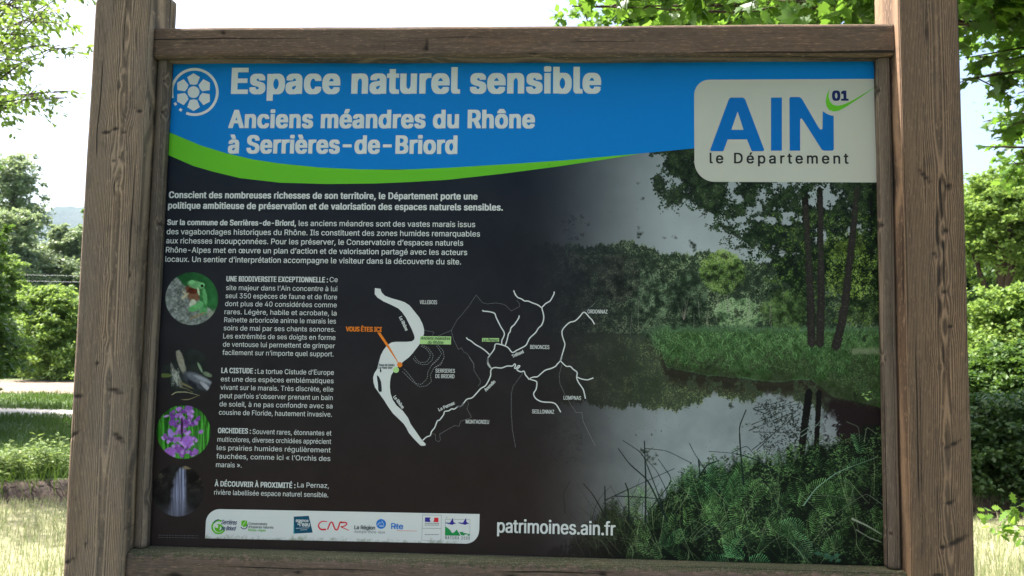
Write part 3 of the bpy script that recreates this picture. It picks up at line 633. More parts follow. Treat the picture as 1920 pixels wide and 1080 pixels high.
# far trees
e1 = edge([(960, 455), (1050, 462), (1120, 458), (1190, 456), (1230, 468), (1270, 478), (1300, 480), (1345, 468), (1375, 478), (1420, 500), (1500, 470), (1660, 430)], 3.5, 1)
m_tree = (my > e1).astype(np.float32)
over(m_tree, C(46, 55, 44)[None, None]+np.zeros_like(img))
def e_at(e, x): return e[0, np.clip(((x-OX)*S).astype(int), 0, IW-1)]
foliage(lambda x, y, ix, iy, r: (y > e_at(e1, x)-3), 26000, (960, 1665, 440, 625), [(28, 35, 27), (54, 66, 50), (80, 95, 70), (106, 121, 90), (132, 146, 108)], 4.2, 2.0, seed=2,
        light=lambda x, y: .0+.20*np.exp(-((x-1355)/60)**2)*np.exp(-((y-500)/50)**2)+.10*(n_a[np.clip(((y-OY)*S).astype(int), 0, IH-1), np.clip(((x-OX)*S*1.0).astype(int), 0, IW-1)] > .52))
for q, (cx, cy, rx, ry, pal, sd) in enumerate([(1215, 560, 42, 55, [(30, 38, 30), (58, 72, 54), (92, 110, 84), (120, 138, 108)], 3), (1355, 510, 46, 44, [(28, 36, 20), (60, 78, 36), (98, 122, 56), (128, 150, 74)], 4), (1160, 520, 45, 50, [(26, 28, 24), (48, 50, 44), (74, 74, 62)], 5),
      (1290, 560, 40, 50, [(24, 30, 24), (50, 62, 48), (82, 98, 76)], 6), (1385, 590, 48, 34, [(40, 52, 36), (80, 104, 70), (116, 142, 98), (140, 160, 120)], 7), (1590, 480, 52, 52, [(40, 50, 20), (84, 100, 44), (118, 138, 62), (140, 158, 80)], 8), (1480, 585, 60, 35, [(30, 38, 26), (62, 80, 50), (96, 118, 76)], 9), (1620, 570, 45, 45, [(30, 40, 24), (58, 74, 42), (88, 106, 60)], 10), (1080, 560, 60, 60, [(22, 28, 24), (36, 46, 38), (52, 64, 52)], 11)]):
    foliage(lambda x, y, ix, iy, r: (((x-cx)/rx)**2+((y-cy)/ry)**2 < .55+.6*n_b[iy, ix]), 5200, (cx-rx*1.1, cx+rx*1.1, cy-ry*1.1, cy+ry*1.1), pal, 3.6, 1.7, seed=sd, light=lambda x, y: -(y-cy)/ry*.25)
# pale thin trunks among the far trees
def stroke(pts, w0, w1, col, alpha=1., seed=0, jit=0):
    P = np.array(pts, float); seg = np.hypot(*(P[1:]-P[:-1]).T); T = np.concatenate([[0], np.cumsum(seg)]); n = int(T[-1]*S*.8)+2; t = np.linspace(0, T[-1], n)
    if len(P) > 2:
        tt = np.linspace(0, 1, len(P)); u = t/T[-1]; x = np.interp(u, tt, P[:, 0]); y = np.interp(u, tt, P[:, 1])
        for _ in range(2):
            kk = max(3, n//(len(P)*2)) | 1; pad = kk//2; ker = np.ones(kk)/kk
            x = np.convolve(np.pad(x, pad, 'edge'), ker, 'valid'); y = np.convolve(np.pad(y, pad, 'edge'), ker, 'valid')
    else: x = np.interp(t, T, P[:, 0]); y = np.interp(t, T, P[:, 1])
    n = len(x); w = np.linspace(w0, w1, n)*S/2; r = np.random.default_rng(seed); x = x+r.normal(0, 1, n)*jit; 
    c = np.tile(np.array(col, np.float32), (n, 1)); c = c*(1+r.normal(0, .05, (n, 1)))
    stamp(x, y, c.astype(np.float32), np.maximum(w, .75), np.maximum(w, .75)*1.1, np.zeros(n), alpha)
for q in range(16):
    x = 1180+pr.uniform(0, 330); y = pr.uniform(540, 590); stroke([(x, y), (x+pr.uniform(-5, 5), y+pr.uniform(30, 60))], .8, 1.2, (132, 126, 116), .55)
for q in range(9): stroke([(1282, 600), (1282+pr.uniform(-22, 22), 540+pr.uniform(-8, 24))], .9, .5, (128, 116, 108), .5)
# shore meadow
over(sm(608, 618, my+(n_b-.5)*14)*sm(1190, 1240, mx), C(70, 92, 66)[None, None]+(n_c[..., None]-.5)*50)
# the pond
water = sm(1, -1, np.minimum(0, 0)+0*mx)
shore = edge([(960, 628), (1100, 626), (1200, 628), (1235, 640), (1250, 690), (1330, 704), (1450, 716), (1520, 712), (1560, 742), (1665, 772)], .8, 9)
wm = (my > shore).astype(np.float32)
over((wm > 0).astype(np.float32), C(122, 128, 130)+(n_d[..., None]-.5)*26+(n_a[..., None]-.5)*18)
refl = edge([(960, 752), (1060, 756), (1140, 762), (1180, 758), (1230, 772), (1290, 760), (1340, 742), (1390, 752), (1440, 735), (1520, 760), (1665, 800)], 4, 11)
rm = ((my < refl+(n_c-.5)*16) & (my > shore)).astype(np.float32)
over(rm, C(56, 63, 50)+(n_a[..., None]-.5)*14)
foliage(lambda x, y, ix, iy, r: (y > e_at(shore, x)+5) & (y < e_at(refl, x)+4), 15000, (1000, 1540, 628, 790), [(44, 50, 38), (70, 80, 56), (98, 110, 70), (126, 136, 86)], 3.2, 1.8, seed=15, alpha=.7, light=lambda x, y: .0+.25*np.exp(-((x-1330)/90)**2)*np.exp(-((y-740)/26)**2))
over((sm(30, 0, np.abs(my-e_at(shore, mx.ravel()).reshape(mx.shape)-12))*wm*sm(1200, 1260, mx)*sm(.30, .55, n_b+(n_a-.5))*.9), C(40, 36, 31))
over(sm(1535, 1560, mx+(n_b-.5)*26)*sm(742, 756, my)*sm(880, 850, my), C(36, 30, 31))
over(sm(15, 8, np.abs(mx-1558-(my-800)*.05)+26*(n_c-.5)+16*(n_b-.5))*sm(768, 790, my+(n_b-.5)*30)*sm(866, 850, my)*.8, C(132, 138, 142))
for (a, b, w) in (((1517, 735), (1502, 850), 13), ((1536, 735), (1530, 850), 9)): stroke([a, b], w, w*.9, (28, 24, 24), .95, jit=.6)
# branches mirrored in the water
for q, (cx, cy, rx, ry, dn) in enumerate([(1465, 820, 50, 50, 1500), (1455, 770, 45, 26, 900), (1500, 800, 26, 50, 900)]):
    foliage(lambda x, y, ix, iy, r: (((x-cx)/rx)**2+((y-cy)/ry)**2 < .3+.9*n_b[iy, ix]) & (n_c[iy, ix] > .49), dn*2, (cx-rx, cx+rx, cy-ry, cy+ry), [(26, 28, 26), (40, 44, 40)], 3.2, 1.8, seed=120+q)
for q in range(9): stroke([(1420+pr.uniform(-20, 10), 790+pr.uniform(-30, 60)), (1485+pr.uniform(-10, 20), 765+pr.uniform(-30, 50))], 1.4, .8, (40, 44, 42), .85)
# banks of grass with blades
def blades(n, bounds, base_fn, ln, pal, w, seed, lean=.5, alpha=.9):
    r = np.random.default_rng(seed); m = 14
    x = r.uniform(bounds[0], bounds[1], n); y = base_fn(x, r); o = np.argsort(y); x, y = x[o], y[o]
    l = ln*(.5+r.random(n)); a = r.normal(0, lean, n); cu = r.normal(0, lean, n); pal = np.array(pal, np.float32); c = pal[r.integers(len(pal), size=n)]*(1+r.normal(0, .12, (n, 1)))
    t = np.linspace(0, 1, m)[None]; X = x[:, None]+l[:, None]*(np.sin(a)[:, None]*t+cu[:, None]*t*t*.6); Y2 = y[:, None]-l[:, None]*(t-.35*np.abs(cu)[:, None]*t*t)
    Cc = np.repeat(c[:, None], m, 1)*(.6+.55*t[..., None]); ww = (w*S/2*(1.05-t*.8))+0*X
    ang = np.arctan2(np.gradient(Y2, axis=1), np.gradient(X, axis=1))
    stamp(X.ravel(), Y2.ravel(), Cc.reshape(-1, 3).astype(np.float32), np.full(X.size, max(ln*S/m*.9, 1.2)), ww.ravel()+.3, ang.ravel(), alpha)
over(sm(616, 626, my+(n_b-.5)*12)*sm(1220, 1250, mx+(n_b-.5)*30)*(my < e_at(shore, mx.ravel()).reshape(mx.shape)-2), C(56, 74, 46)+(n_b[..., None]-.5)*40)
blades(1500, (1225, 1660), lambda x, r: r.uniform(628, np.interp(x, [1225, 1260, 1450, 1560, 1660], [650, 690, 700, 715, 765])), 16, [(74, 104, 62), (94, 128, 78), (54, 80, 46), (108, 142, 92), (60, 92, 60)], 1.2, 31, .6)
foliage(lambda x, y, ix, iy, r: (y < np.interp(x, [1225, 1260, 1450, 1540, 1660], [660, 690, 694, 712, 765])) & (n_b[iy, ix] > .40), 9500, (1225, 1660, 624, 765), [(36, 56, 34), (66, 94, 56), (92, 126, 78), (112, 146, 94)], 3.4, 1.4, seed=32, light=lambda x, y: np.where(x > 1560, -.15, .05)-(y-640)*.003)
foliage(lambda x, y, ix, iy, r: (y > e_at(shore, x)-16) & (y < e_at(shore, x)+8), 2500, (1250, 1665, 670, 790), [(28, 22, 22), (46, 36, 34), (60, 54, 44)], 3, 1.6, seed=33)
over(sm(.50, .62, n_a+(n_b-.5)*.5+sm(650, 700, my)*.12)*sm(648, 668, my)*(my < e_at(shore, mx.ravel()).reshape(mx.shape)+3)*sm(1240, 1262, mx)*.5, C(40, 42, 32)+(n_c[..., None]-.5)*40)
foliage(lambda x, y, ix, iy, r: (y < np.interp(x, [1225, 1260, 1450, 1540, 1660], [655, 684, 690, 708, 762])) & (y > 640), 3500, (1235, 1660, 640, 765), [(40, 54, 34), (70, 94, 54), (96, 126, 76)], 3.4, 1.3, seed=132, alpha=.8)
over((sm(650, 656, my)*sm(668, 660, my)*sm(1585, 1600, mx)*.6), C(120, 122, 100))
# trunks
over(sm(1622, 1630, mx-(my-345)*.045+(n_b-.5)*5)*sm(620, 520, my)*(mx < 1665), C(24, 22, 24))
for pts, w0, w1 in (([(1508, 345), (1513, 450), (1520, 560), (1522, 652)], 11, 14), ([(1537, 345), (1538, 470), (1540, 560), (1537, 652)], 10, 13), ([(1608, 345), (1600, 430), (1590, 520), (1582, 590), (1566, 655)], 10, 15)):
    stroke(pts, w0, w1, (33, 29, 29), 1, jit=.5)
    P = np.array(pts); r = np.random.default_rng(int(w0*9)); yb = r.uniform(345, 650, 420); xb = np.interp(yb, P[:, 1], P[:, 0])+r.normal(0, w0*.26, 420)
    stamp(xb, yb, np.tile(C(78, 72, 66), (420, 1))*(.5+.7*r.random((420, 1))).astype(np.float32), np.full(420, 1.6), np.full(420, 1.0), np.full(420, 1.5), .6)
foliage(lambda x, y, ix, iy, r: y > 640+8*np.sin(x), 900, (1500, 1600, 640, 670), [(30, 44, 28), (70, 96, 58)], 3, 1.4, seed=34)
# the overhanging tree: outline of its leafy mass, with sky showing between leaves
def dens(x, y):
    edge_y = np.interp(x, [1175, 1200, 1215, 1235, 1250, 1300, 1330, 1345, 1400, 1440, 1500, 1560, 1660], [292, 300, 330, 410, 385, 400, 440, 450, 470, 520, 600, 560, 610])
    lo = np.interp(x, [1175, 1215, 1260, 1300, 1660], [.5, .75, .95, 1., 1.])
    return np.clip((edge_y-y)/70+.25, 0, 1)*lo
def overmask(x, y, ix, iy, r): return (r.random(len(x)) < dens(x, y)) & ((n_b[iy, ix]-.5)*1.1+(n_a[iy, ix]-.5)*2.2+(n_d[iy, ix]-.5)*.6+dens(x, y)*.42 > .15)
dm = dens(mx, my).astype(np.float32)
over(sm(.42, .62, dm*.55+(n_a-.5)*1.5+(n_b-.5)*.6+.08)*.88*(mx > 1180), C(26, 32, 24)+(n_b[..., None]-.5)*26)
foliage(overmask, 40000, (1175, 1660, 278, 640), [(20, 26, 20), (28, 38, 26), (40, 54, 34), (62, 78, 48)], 4.8, 2.9, seed=41, alpha=.96, light=lambda x, y: -.12)
foliage(lambda x, y, ix, iy, r: (n_b[iy, ix] > .5), 2600, (1430, 1660, 400, 620), [(30, 40, 22), (60, 80, 36), (96, 118, 50)], 5., 2.8, seed=42, alpha=.9)
foliage(lambda x, y, ix, iy, r: (n_b[iy, ix] > .56) & (x > 1230+(y-340)*.6), 1500, (1240, 1655, 345, 560), [(112, 122, 118), (140, 148, 140)], 2.6, 1.7, seed=43, alpha=.75)
foliage(lambda x, y, ix, iy, r: (n_a[iy, ix]-.5+r.normal(0, .1, len(x)) > .02), 420, (1395, 1640, 440, 560), [(22, 30, 22), (34, 46, 32)], 9., 5.2, seed=44, alpha=.95)
foliage(lambda x, y, ix, iy, r: (((x-1592)/52)**2+((y-505)/66)**2 < .4+.7*n_b[iy, ix]) & (n_c[iy, ix]+r.normal(0, .05, len(x)) > .46), 6500, (1535, 1655, 430, 610), [(48, 60, 26), (84, 102, 44), (112, 132, 60), (134, 152, 78)], 4., 2., seed=142, alpha=.85)
foliage(lambda x, y, ix, iy, r: (((x-1470)/50)**2+((y-575)/45)**2 < .4+.7*n_b[iy, ix]), 3800, (1415, 1530, 520, 620), [(34, 46, 26), (62, 80, 44), (90, 112, 62)], 3.6, 1.8, seed=143, alpha=.8)
for q in range(14):
    x = pr.uniform(1330, 1640); y = pr.uniform(345, 520); stroke([(x, y), (x-pr.uniform(15, 50), y+pr.uniform(-8, 30))], 1.3, .6, (28, 26, 26), .8)
for pts, w, w2 in (([(1510, 380), (1516, 480), (1520, 560), (1522, 652)], 8, 13), ([(1538, 360), (1539, 500), (1540, 560), (1537, 652)], 8, 13), ([(1608, 345), (1600, 430), (1590, 520), (1582, 590), (1566, 655)], 8, 15)):
    stroke(pts, w, w2, (44, 41, 39), .9, jit=1.)
    P_ = np.array(pts); r = np.random.default_rng(int(pts[0][0])); yb = r.uniform(380, 650, 380); xb = np.interp(yb, P_[:, 1], P_[:, 0])+r.normal(0, w*.32, 380); stamp(xb, yb, np.tile(C(100, 96, 88), (380, 1))*(.4+.8*r.random((380, 1))).astype(np.float32), np.full(380, 2.), np.full(380, 1.2), np.full(380, 1.5), .6)
foliage(lambda x, y, ix, iy, r: n_b[iy, ix] > .55, 1500, (1480, 1640, 345, 520), [(22, 28, 20), (44, 58, 34)], 4.4, 2.6, seed=144, alpha=.9)
# faint dark sprays fading into the night blue at the left
foliage(lambda x, y, ix, iy, r: (n_b[iy, ix] > .56) & (((x-1075)/32)**2+((y-425)/26)**2 < 1), 700, (1040, 1110, 395, 450), [(38, 42, 46), (48, 52, 56)], 3.4, 2., seed=45, alpha=.8)
foliage(lambda x, y, ix, iy, r: (n_b[iy, ix] > .50) & (((x-1048)/45)**2+((y-830)/50)**2 < 1), 1200, (1000, 1100, 780, 890), [(44, 46, 52), (54, 58, 64)], 3.4, 2., seed=46, alpha=.8)
# foreground: reeds, ferns and herbs
fe = edge([(960, 1075), (1100, 985), (1150, 950), (1200, 965), (1250, 925), (1290, 890), (1330, 860), (1400, 862), (1450, 850), (1500, 840), (1560, 825), (1600, 815), (1660, 800)], 7, 21)
over(sm(-6, 16, my-e_at(fe, mx.ravel()).reshape(mx.shape)+(n_b-.5)*44), C(27, 32, 28)+(n_a[..., None]-.5)*8)
over(sm(-20, 60, my-e_at(fe, mx.ravel()).reshape(mx.shape))*sm(1560, 1640, mx)*.6, C(26, 24, 24))
foliage(lambda x, y, ix, iy, r: (y > e_at(fe, x)-8+22*(n_b[iy, ix]-.5)) & (n_a[iy, ix]+r.normal(0, .06, len(x)) > .44), 17000, (1070, 1662, 800, 1066), [(25, 31, 24), (45, 59, 36), (68, 93, 55), (98, 127, 76)], 5.6, 2.2, ang=(-.9, .9), seed=51, light=lambda x, y: -.04-(y-930)*.0014-np.clip((x-1570)/300, 0, 1)*.5)
def fern(x, y, l, ang, col, seed, w=.30):
    r = np.random.default_rng(seed); n = max(8, int(l/3.6)); cu = r.normal(0, .35)
    for i in range(n):
        t = i/n; a = ang+cu*t; cx = x+math.cos(a)*l*t; cy = y-math.sin(a)*l*t; pl_ = l*w*math.sin(math.pi*(.15+.8*t))
        for s in (-1, 1):
            b = a+s*1.15-.25*s*t; m = 5; tt = np.linspace(.1, 1, m)
            cc = np.array(col, np.float32)*(.62+.5*r.random()+(.25 if s > 0 else 0))*np.linspace(.75, 1.1, m)[:, None]
            yield cx+math.cos(b)*pl_*tt, cy-math.sin(b)*pl_*tt, cc, np.full(m, pl_*S/m*.75+.8), np.full(m, 1.2+1.0*(1-t)), np.full(m, -b)
fr = np.random.default_rng(8); A = [[], [], [], [], [], []]
def put(gen):
    for tup in gen:
        for a_, v in zip(A, tup): a_.append(v)
pals = [(70, 100, 60), (88, 122, 72), (54, 78, 50), (104, 140, 82), (46, 66, 42)]
for q in range(95):
    x = fr.uniform(1120, 1655); y = fr.uniform(np.interp(x, [1120, 1300, 1655], [985, 890, 850]), 1060)
    shade = .72 if x > 1560 else (.62 if x < 1180 else 1.)
    put(fern(x, y, fr.uniform(24, 60), fr.uniform(.2, 2.9), tuple(c*shade for c in pals[q % 5]), q))
for (x, y, l, a, c) in [(1395, 1045, 44, 2.5, (96, 150, 96)), (1370, 1040, 44, .9, (92, 146, 92)), (1370, 1045, 40, 1.6, (84, 136, 84)), (1405, 1050, 40, .2, (92, 148, 94)), (1360, 1052, 38, 2.9, (76, 122, 78)), (1330, 930, 70, 1.2, (66, 104, 68)), (1310, 940, 70, 1.9, (62, 96, 62)), (1360, 950, 70, .9, (70, 110, 66)), (1480, 1000, 60, -.6, (84, 124, 86)), (1460, 985, 50, .1, (88, 128, 86)), (1250, 1020, 46, .6, (60, 96, 62)), (1610, 850, 40, 1.3, (80, 118, 78)), (1590, 880, 40, .6, (70, 104, 70))]:
    put(fern(x, y, l, a, c, int(x)))
stamp(*[np.concatenate(v).astype(np.float32) for v in A][:2], np.concatenate(A[2]).astype(np.float32), *[np.concatenate(v).astype(np.float32) for v in A][3:], .92)
blades(230, (1090, 1640), lambda x, r: r.uniform(np.interp(x, [1090, 1640], [980, 890]), 1060), 62, [(46, 60, 44), (78, 96, 62), (38, 48, 40), (112, 130, 88), (128, 140, 104)], 1.2, 52, .6, .9)
dk = (30, 38, 36); lt = (104, 120, 104)
for pts, w0, w1, c in [([(1255, 985), (1215, 900), (1180, 870), (1157, 838)], 3.4, 1.2, dk), ([(1210, 985), (1211, 900), (1208, 822)], 3.2, 2.0, dk), ([(1250, 975), (1230, 915), (1205, 850), (1165, 824)], 2.2, 1, dk), ([(1135, 970), (1134, 912)], 3, 2.2, dk),
        ([(1145, 990), (1125, 950), (1110, 925), (1092, 905)], 3.4, 1.2, dk), ([(1395, 915), (1388, 840), (1386, 800), (1400, 766)], 3.2, 1.6, dk), ([(1440, 880), (1420, 862), (1380, 850), (1325, 846)], 1.8, 1, dk), ([(1325, 885), (1302, 850), (1292, 830)], 1.6, .8, dk),
        ([(1310, 895), (1325, 872), (1350, 862)], 3.6, 1.6, dk), ([(1310, 862), (1312, 890)], 3, 1.6, dk), ([(1300, 870), (1250, 845), (1205, 840)], 1.3, .8, dk), ([(1150, 930), (1200, 932), (1262, 938)], 2, 1, dk), ([(1180, 985), (1178, 920), (1172, 905)], 3, 2, dk),
        ([(1270, 985), (1250, 920), (1230, 880), (1200, 850)], 1.6, .8, dk), ([(1130, 940), (1190, 912), (1270, 876)], 1.6, .8, dk), ([(1060, 965), (1056, 925), (1070, 900)], 1.6, 1, dk), ([(1215, 960), (1262, 900), (1232, 858)], 2, 1, dk), ([(1505, 950), (1530, 915), (1570, 885), (1650, 855)], 2.6, .9, (110, 132, 116)),
        ([(1655, 1003), (1625, 985), (1596, 972)], 1.6, 4.2, (122, 126, 112)), ([(1655, 1018), (1630, 1008), (1603, 992)], 1.2, 2.2, (104, 108, 96)), ([(1660, 950), (1625, 925), (1600, 940), (1560, 968)], 1.5, .8, (86, 92, 78)), ([(1600, 938), (1560, 930), (1530, 928)], 1.4, .8, (86, 90, 78)),
        ([(1600, 938), (1598, 910), (1580, 900)], 1.4, .8, (86, 90, 78)), ([(1500, 820), (1530, 800), (1550, 772)], 2.4, 1, (96, 108, 100)), ([(1495, 815), (1525, 795), (1545, 800)], 1.6, 1, (96, 108, 100)), ([(1470, 900), (1420, 860), (1400, 835), (1370, 850)], 1.4, .8, dk), ([(1300, 1015), (1340, 985), (1385, 975)], 1.6, 1, (70, 84, 70)),
        ([(1585, 790), (1610, 800), (1612, 830)], 1.2, .8, (90, 96, 84)), ([(1620, 830), (1625, 800), (1645, 815)], 1.6, 1, (104, 108, 88)), ([(1600, 600), (1600, 604)], 1, 1, dk), ([(1450, 930), (1470, 960), (1500, 1000)], 1.6, 1, (62, 80, 62))]:
    stroke(pts, w0, w1, c, .92)
foliage(lambda x, y, ix, iy, r: y > 0, 10, (1530, 1575, 1035, 1055), [(46, 72, 58), (58, 88, 70)], 18., 9., ang=(-.3, .4), seed=66, alpha=.9)
foliage(lambda x, y, ix, iy, r: y > 0, 9, (1615, 1645, 735, 750), [(120, 150, 84), (136, 166, 96)], 9., 4., ang=(-.6, .8), seed=67, alpha=.9)
# specks and blotches on the old print
foliage(lambda x, y, ix, iy, r: n_a[iy, ix] > .5, 620, (1180, 1420, 770, 880), [(96, 100, 94), (76, 80, 76), (150, 154, 146)], 2.4, 1.7, seed=68, alpha=.55)
foliage(lambda x, y, ix, iy, r: n_a[iy, ix] > .53, 200, (1180, 1400, 400, 470), [(88, 92, 92), (150, 152, 148)], 2.4, 1.5, seed=69, alpha=.4)
# fade of the picture into the dark ground, as printed
base = C(33, 37, 44)+(C(45, 39, 38)-C(33, 37, 44))*np.clip((my-300)/600, 0, 1)[..., None]+(n_d[..., None]-.5)*5
fade = sm(970, 1290, mx)**1.1
tb = base.copy(); over(1-fade, base)
img *= 1.0
# ---- the four round vignettes
def disc(cx, cy, r): return sm(r+.6, r-.6, np.hypot(mx-cx, my-cy))
def region(x0, x1, y0, y1): return (slice(int((y0-OY)*S), int((y1-OY)*S)), slice(int((x0-OX)*S), int((x1-OX)*S)))
def blob(cx, cy, rx, ry, ang, col, soft=.12, k=1., tex=0.):
    R = max(rx, ry)*1.3; sl = region(cx-R, cx+R, cy-R, cy+R); X_, Y_ = mx[sl]-cx, my[sl]-cy; c, s = math.cos(ang), math.sin(ang)
    u, v = (X_*c-Y_*s)/rx, (X_*s+Y_*c)/ry; d = np.sqrt(u*u+v*v)+(n_c[sl]-.5)*tex; m = sm(1+soft, 1-soft, d)[..., None]*k
    cc = np.array(col, np.float32)*(1+(n_c[sl][..., None]-.5)*.35); img[sl] = img[sl]*(1-m)+cc*m
save = img.copy()
# tree frog on a grey branch
m = disc(359.5, 560, 49.5); g = C(34, 74, 42)+(n_a[..., None]-.5)*90*C(.5, 1, .5)/1.; over(m, np.clip(g, 8, 255))
br_ = m*sm(-2, 2, (my-512)-(mx-328)*1.02+(n_b-.5)*8)*sm(4, -4, (my-590)-(393-mx)*.55-8+(mx-365)*0)
br_ = m*sm(-1.5, 1.5, (my-520)*.70-(mx-330)*.66+(n_b-.5)*5)
over(br_, C(108, 112, 108)+(n_c[..., None]-.5)*110+(n_b[..., None]-.5)*50)
over(m*sm(386, 392, mx-(my-590)*.3)*sm(575, 590, my), C(126, 130, 116))
for b in [(358, 541, 11, 7, 0, (92, 62, 46)), (364, 550, 14, 15, .3, (104, 74, 56)), (361, 545, 10, 6, 0, (78, 40, 30)), (382, 560, 7.5, 22, .12, (52, 104, 58)), (384, 556, 4, 16, .12, (84, 140, 88)), (367, 534, 16, 7.5, -.25, (92, 140, 92)), (360, 529, 5, 4, 0, (112, 172, 116)), (378, 534, 6, 4.5, 0, (104, 162, 108)),
          (379, 536, 2.6, 2.6, 0, (20, 26, 20)), (362, 571, 7, 10, 0, (168, 170, 150)), (364, 578, 11, 6, .3, (84, 146, 88)), (374, 572, 8, 7, .6, (92, 150, 96)), (381, 584, 8, 7, .8, (78, 136, 84)), (370, 592, 17, 2.6, .38, (122, 112, 90)), (347, 555, 9, 2.6, .7, (158, 148, 122)), (346, 549, 5, 1.8, -.6, (160, 150, 122)), (372, 546, 2, 8, .2, (150, 170, 140))]:
    blob(*b, soft=.18)
# pond turtle and driftwood
m = disc(351, 702, 48.5); g = C(34, 38, 36)+(n_a[..., None]-.5)*34; over(m*sm(.36, .56, n_a+(sm(50, 20, np.hypot(mx-351, my-702))-.5)*.3), g)
for b in [(339, 677, 6.2, 26, .28, (126, 122, 108)), (332, 708, 6, 20, .45, (96, 98, 92)), (324, 692, 3, 12, .3, (92, 92, 86)), (309, 704, 12, 4, 0, (84, 96, 54)), (375, 689, 2.4, 11, .45, (112, 128, 104)), (389, 702, 9, 4, -.4, (98, 110, 90)), (371, 715, 31, 13, -.45, (58, 60, 66)), (374, 711, 27, 8, -.42, (92, 94, 100)), (380, 711, 18, 3.4, -.42, (128, 130, 136)), (386, 725, 14, 4, -.75, (140, 140, 146)), (362, 722, 12, 4, -.7, (36, 36, 42)),
          (348, 722, 16, 2.0, -.45, (104, 96, 70))]: blob(*b, soft=.2, tex=.35)
for q in range(60): stroke([(325+pr.uniform(-6, 12), 690+pr.uniform(0, 34))]*1+[(326+pr.uniform(-5, 12), 692+pr.uniform(0, 34))], .6, .6, (178, 178, 168), .7)
stroke([(320, 742), (330, 735), (350, 735), (372, 741)], 1.6, 1.2, (158, 152, 118)); stroke([(320, 742), (335, 750), (355, 749), (376, 740)], 1.6, 1.2, (128, 122, 86)); stroke([(336, 725), (350, 729), (362, 736)], 1.4, 1, (120, 108, 76)); 
# marsh orchid
m = disc(344, 810, 50.5); over(m, C(40, 84, 34)+(n_a[..., None]-.5)*60)
fr = np.random.default_rng(3)
for q in range(46):
    x = fr.uniform(296, 392); sw = fr.uniform(-14, 14); c = C(64, 128, 48)*(.7+.7*fr.random()); stroke([(x, 862), (x+sw*.4, 810), (x+sw, 758)], fr.uniform(2, 4.4), 1.0, c, .8)
stroke([(341, 760), (341, 800), (344, 862)], 2.4, 3.4, (58, 40, 58))
for q in range(125):
    t = fr.random(); y = 766+t*88; x = 342+fr.normal(0, 9+15*abs(math.sin(t*7+.5))); c = [(126, 78, 150), (150, 102, 176), (104, 58, 130), (168, 128, 190)][q % 4]
    if abs(x-342) > 38: continue
    blob(x, y, fr.uniform(3, 6.5), fr.uniform(2, 4), fr.uniform(-1.4, 1.4), c, soft=.25)
for b in [(320, 812, 5, 9, .3, (150, 118, 188)), (352, 826, 10, 10, .3, (150, 96, 182)), (318, 848, 12, 9, .4, (146, 92, 172)), (324, 793, 8, 6, 0, (118, 70, 146)), (354, 765, 8, 5, 0, (120, 78, 150)), (341, 800, 2.4, 16, 0, (58, 36, 60)), (366, 848, 7, 5, .5, (134, 84, 160))]: blob(*b, soft=.25)
# waterfall
m = disc(333.5, 920, 48.5); over(m*.9, C(36, 34, 34)+(n_a[..., None]-.5)*26+(n_b[..., None]-.5)*18)
over(m*sm(.54, .68, n_b)*sm(345, 358, mx)*sm(925, 895, my)*.8, C(104, 92, 72)); over(m*sm(.56, .68, n_b)*sm(322, 305, mx)*sm(925, 885, my)*.6, C(84, 76, 64)); over(m*sm(.5, .7, n_b)*sm(318, 300, mx)*sm(925, 945, my)*.6, C(44, 56, 46))
cw = np.interp(my, [873, 885, 905, 970], [343, 339, 337, 332]); hw = np.interp(my, [873, 885, 905, 970], [5, 9, 13, 18]); st_ = fbm(IW, IH, 7, 3, 71, .5, 22)
over(m*sm(1.25, .55, np.abs(mx-cw+(n_b-.5)*6)/hw)*sm(873, 880, my)*(.55+.45*sm(.3, .7, st_))*sm(1020, 915, my), C(132, 134, 162)+(st_[..., None]-.5)*60)
over(m*sm(46, 10, np.hypot((mx-333)*1.1, (my-962)*1.6))*.35, C(110, 112, 130))
blob(352, 876, 9, 4, .1, (108, 94, 72), soft=.3, tex=.4)
# anything outside the discs keeps the dark ground
allm = np.maximum.reduce([disc(359.5, 560, 49.5), disc(351, 702, 48.5), disc(344, 810, 50.5), disc(333.5, 920, 48.5)])[..., None]
img = np.where(mx[..., None] < 480, save*(1-allm)+img*allm, img)
for q in range(34):
    x, y = pr.uniform(290, 1640), pr.uniform(330, 1040); a_ = pr.uniform(0, 3.14); l_ = pr.uniform(4, 26); stroke([(x, y), (x+math.cos(a_)*l_, y+math.sin(a_)*l_)], .5, .4, (92, 94, 98), .35)
img = np.clip(img+(n_a[..., None]-.5)*5, 4, 255)
PRINT_GAIN = 1.4
# warp onto the sheet
cu = (np.arange(CW)+.5)/CW*(CX1-CX0)+CX0; cz = (np.arange(CH)+.5)/CH*(CZ1-CZ0)+CZ0; UX, UZ = np.meshgrid(cu, cz)
R3 = np.array([list(r_), list(f_), list(u_)]); q3 = np.stack([UX-CAM[0], 0*UX-CAM[1], UZ-CAM[2]], -1) @ R3.T
sx = 960+F*q3[..., 0]/q3[..., 1]; sy = 540-F*q3[..., 2]/q3[..., 1]; gx = np.clip((sx-OX)*S, 0, IW-2); gy = np.clip((sy-OY)*S, 0, IH-2)
x0 = gx.astype(int); y0 = gy.astype(int); fx = (gx-x0)[..., None]; fy = (gy-y0)[..., None]
sheet = (img[y0, x0]*(1-fx)+img[y0, x0+1]*fx)*(1-fy)+(img[y0+1, x0]*(1-fx)+img[y0+1, x0+1]*fx)*fy
lin = (sheet/255.); lin = np.where(lin <= .04045, lin/12.92, ((lin+.055)/1.055)**2.4)
lin = np.clip((lin-.0093)*PRINT_GAIN, 0.0022, 1)
enc = np.where(lin <= .0031308, lin*12.92, 1.055*lin**(1/2.4)-.055)
im = bpy.data.images.new('printed_sheet', CW, CH, alpha=False); buf = np.ones((CH, CW, 4), np.float32); buf[..., :3] = enc
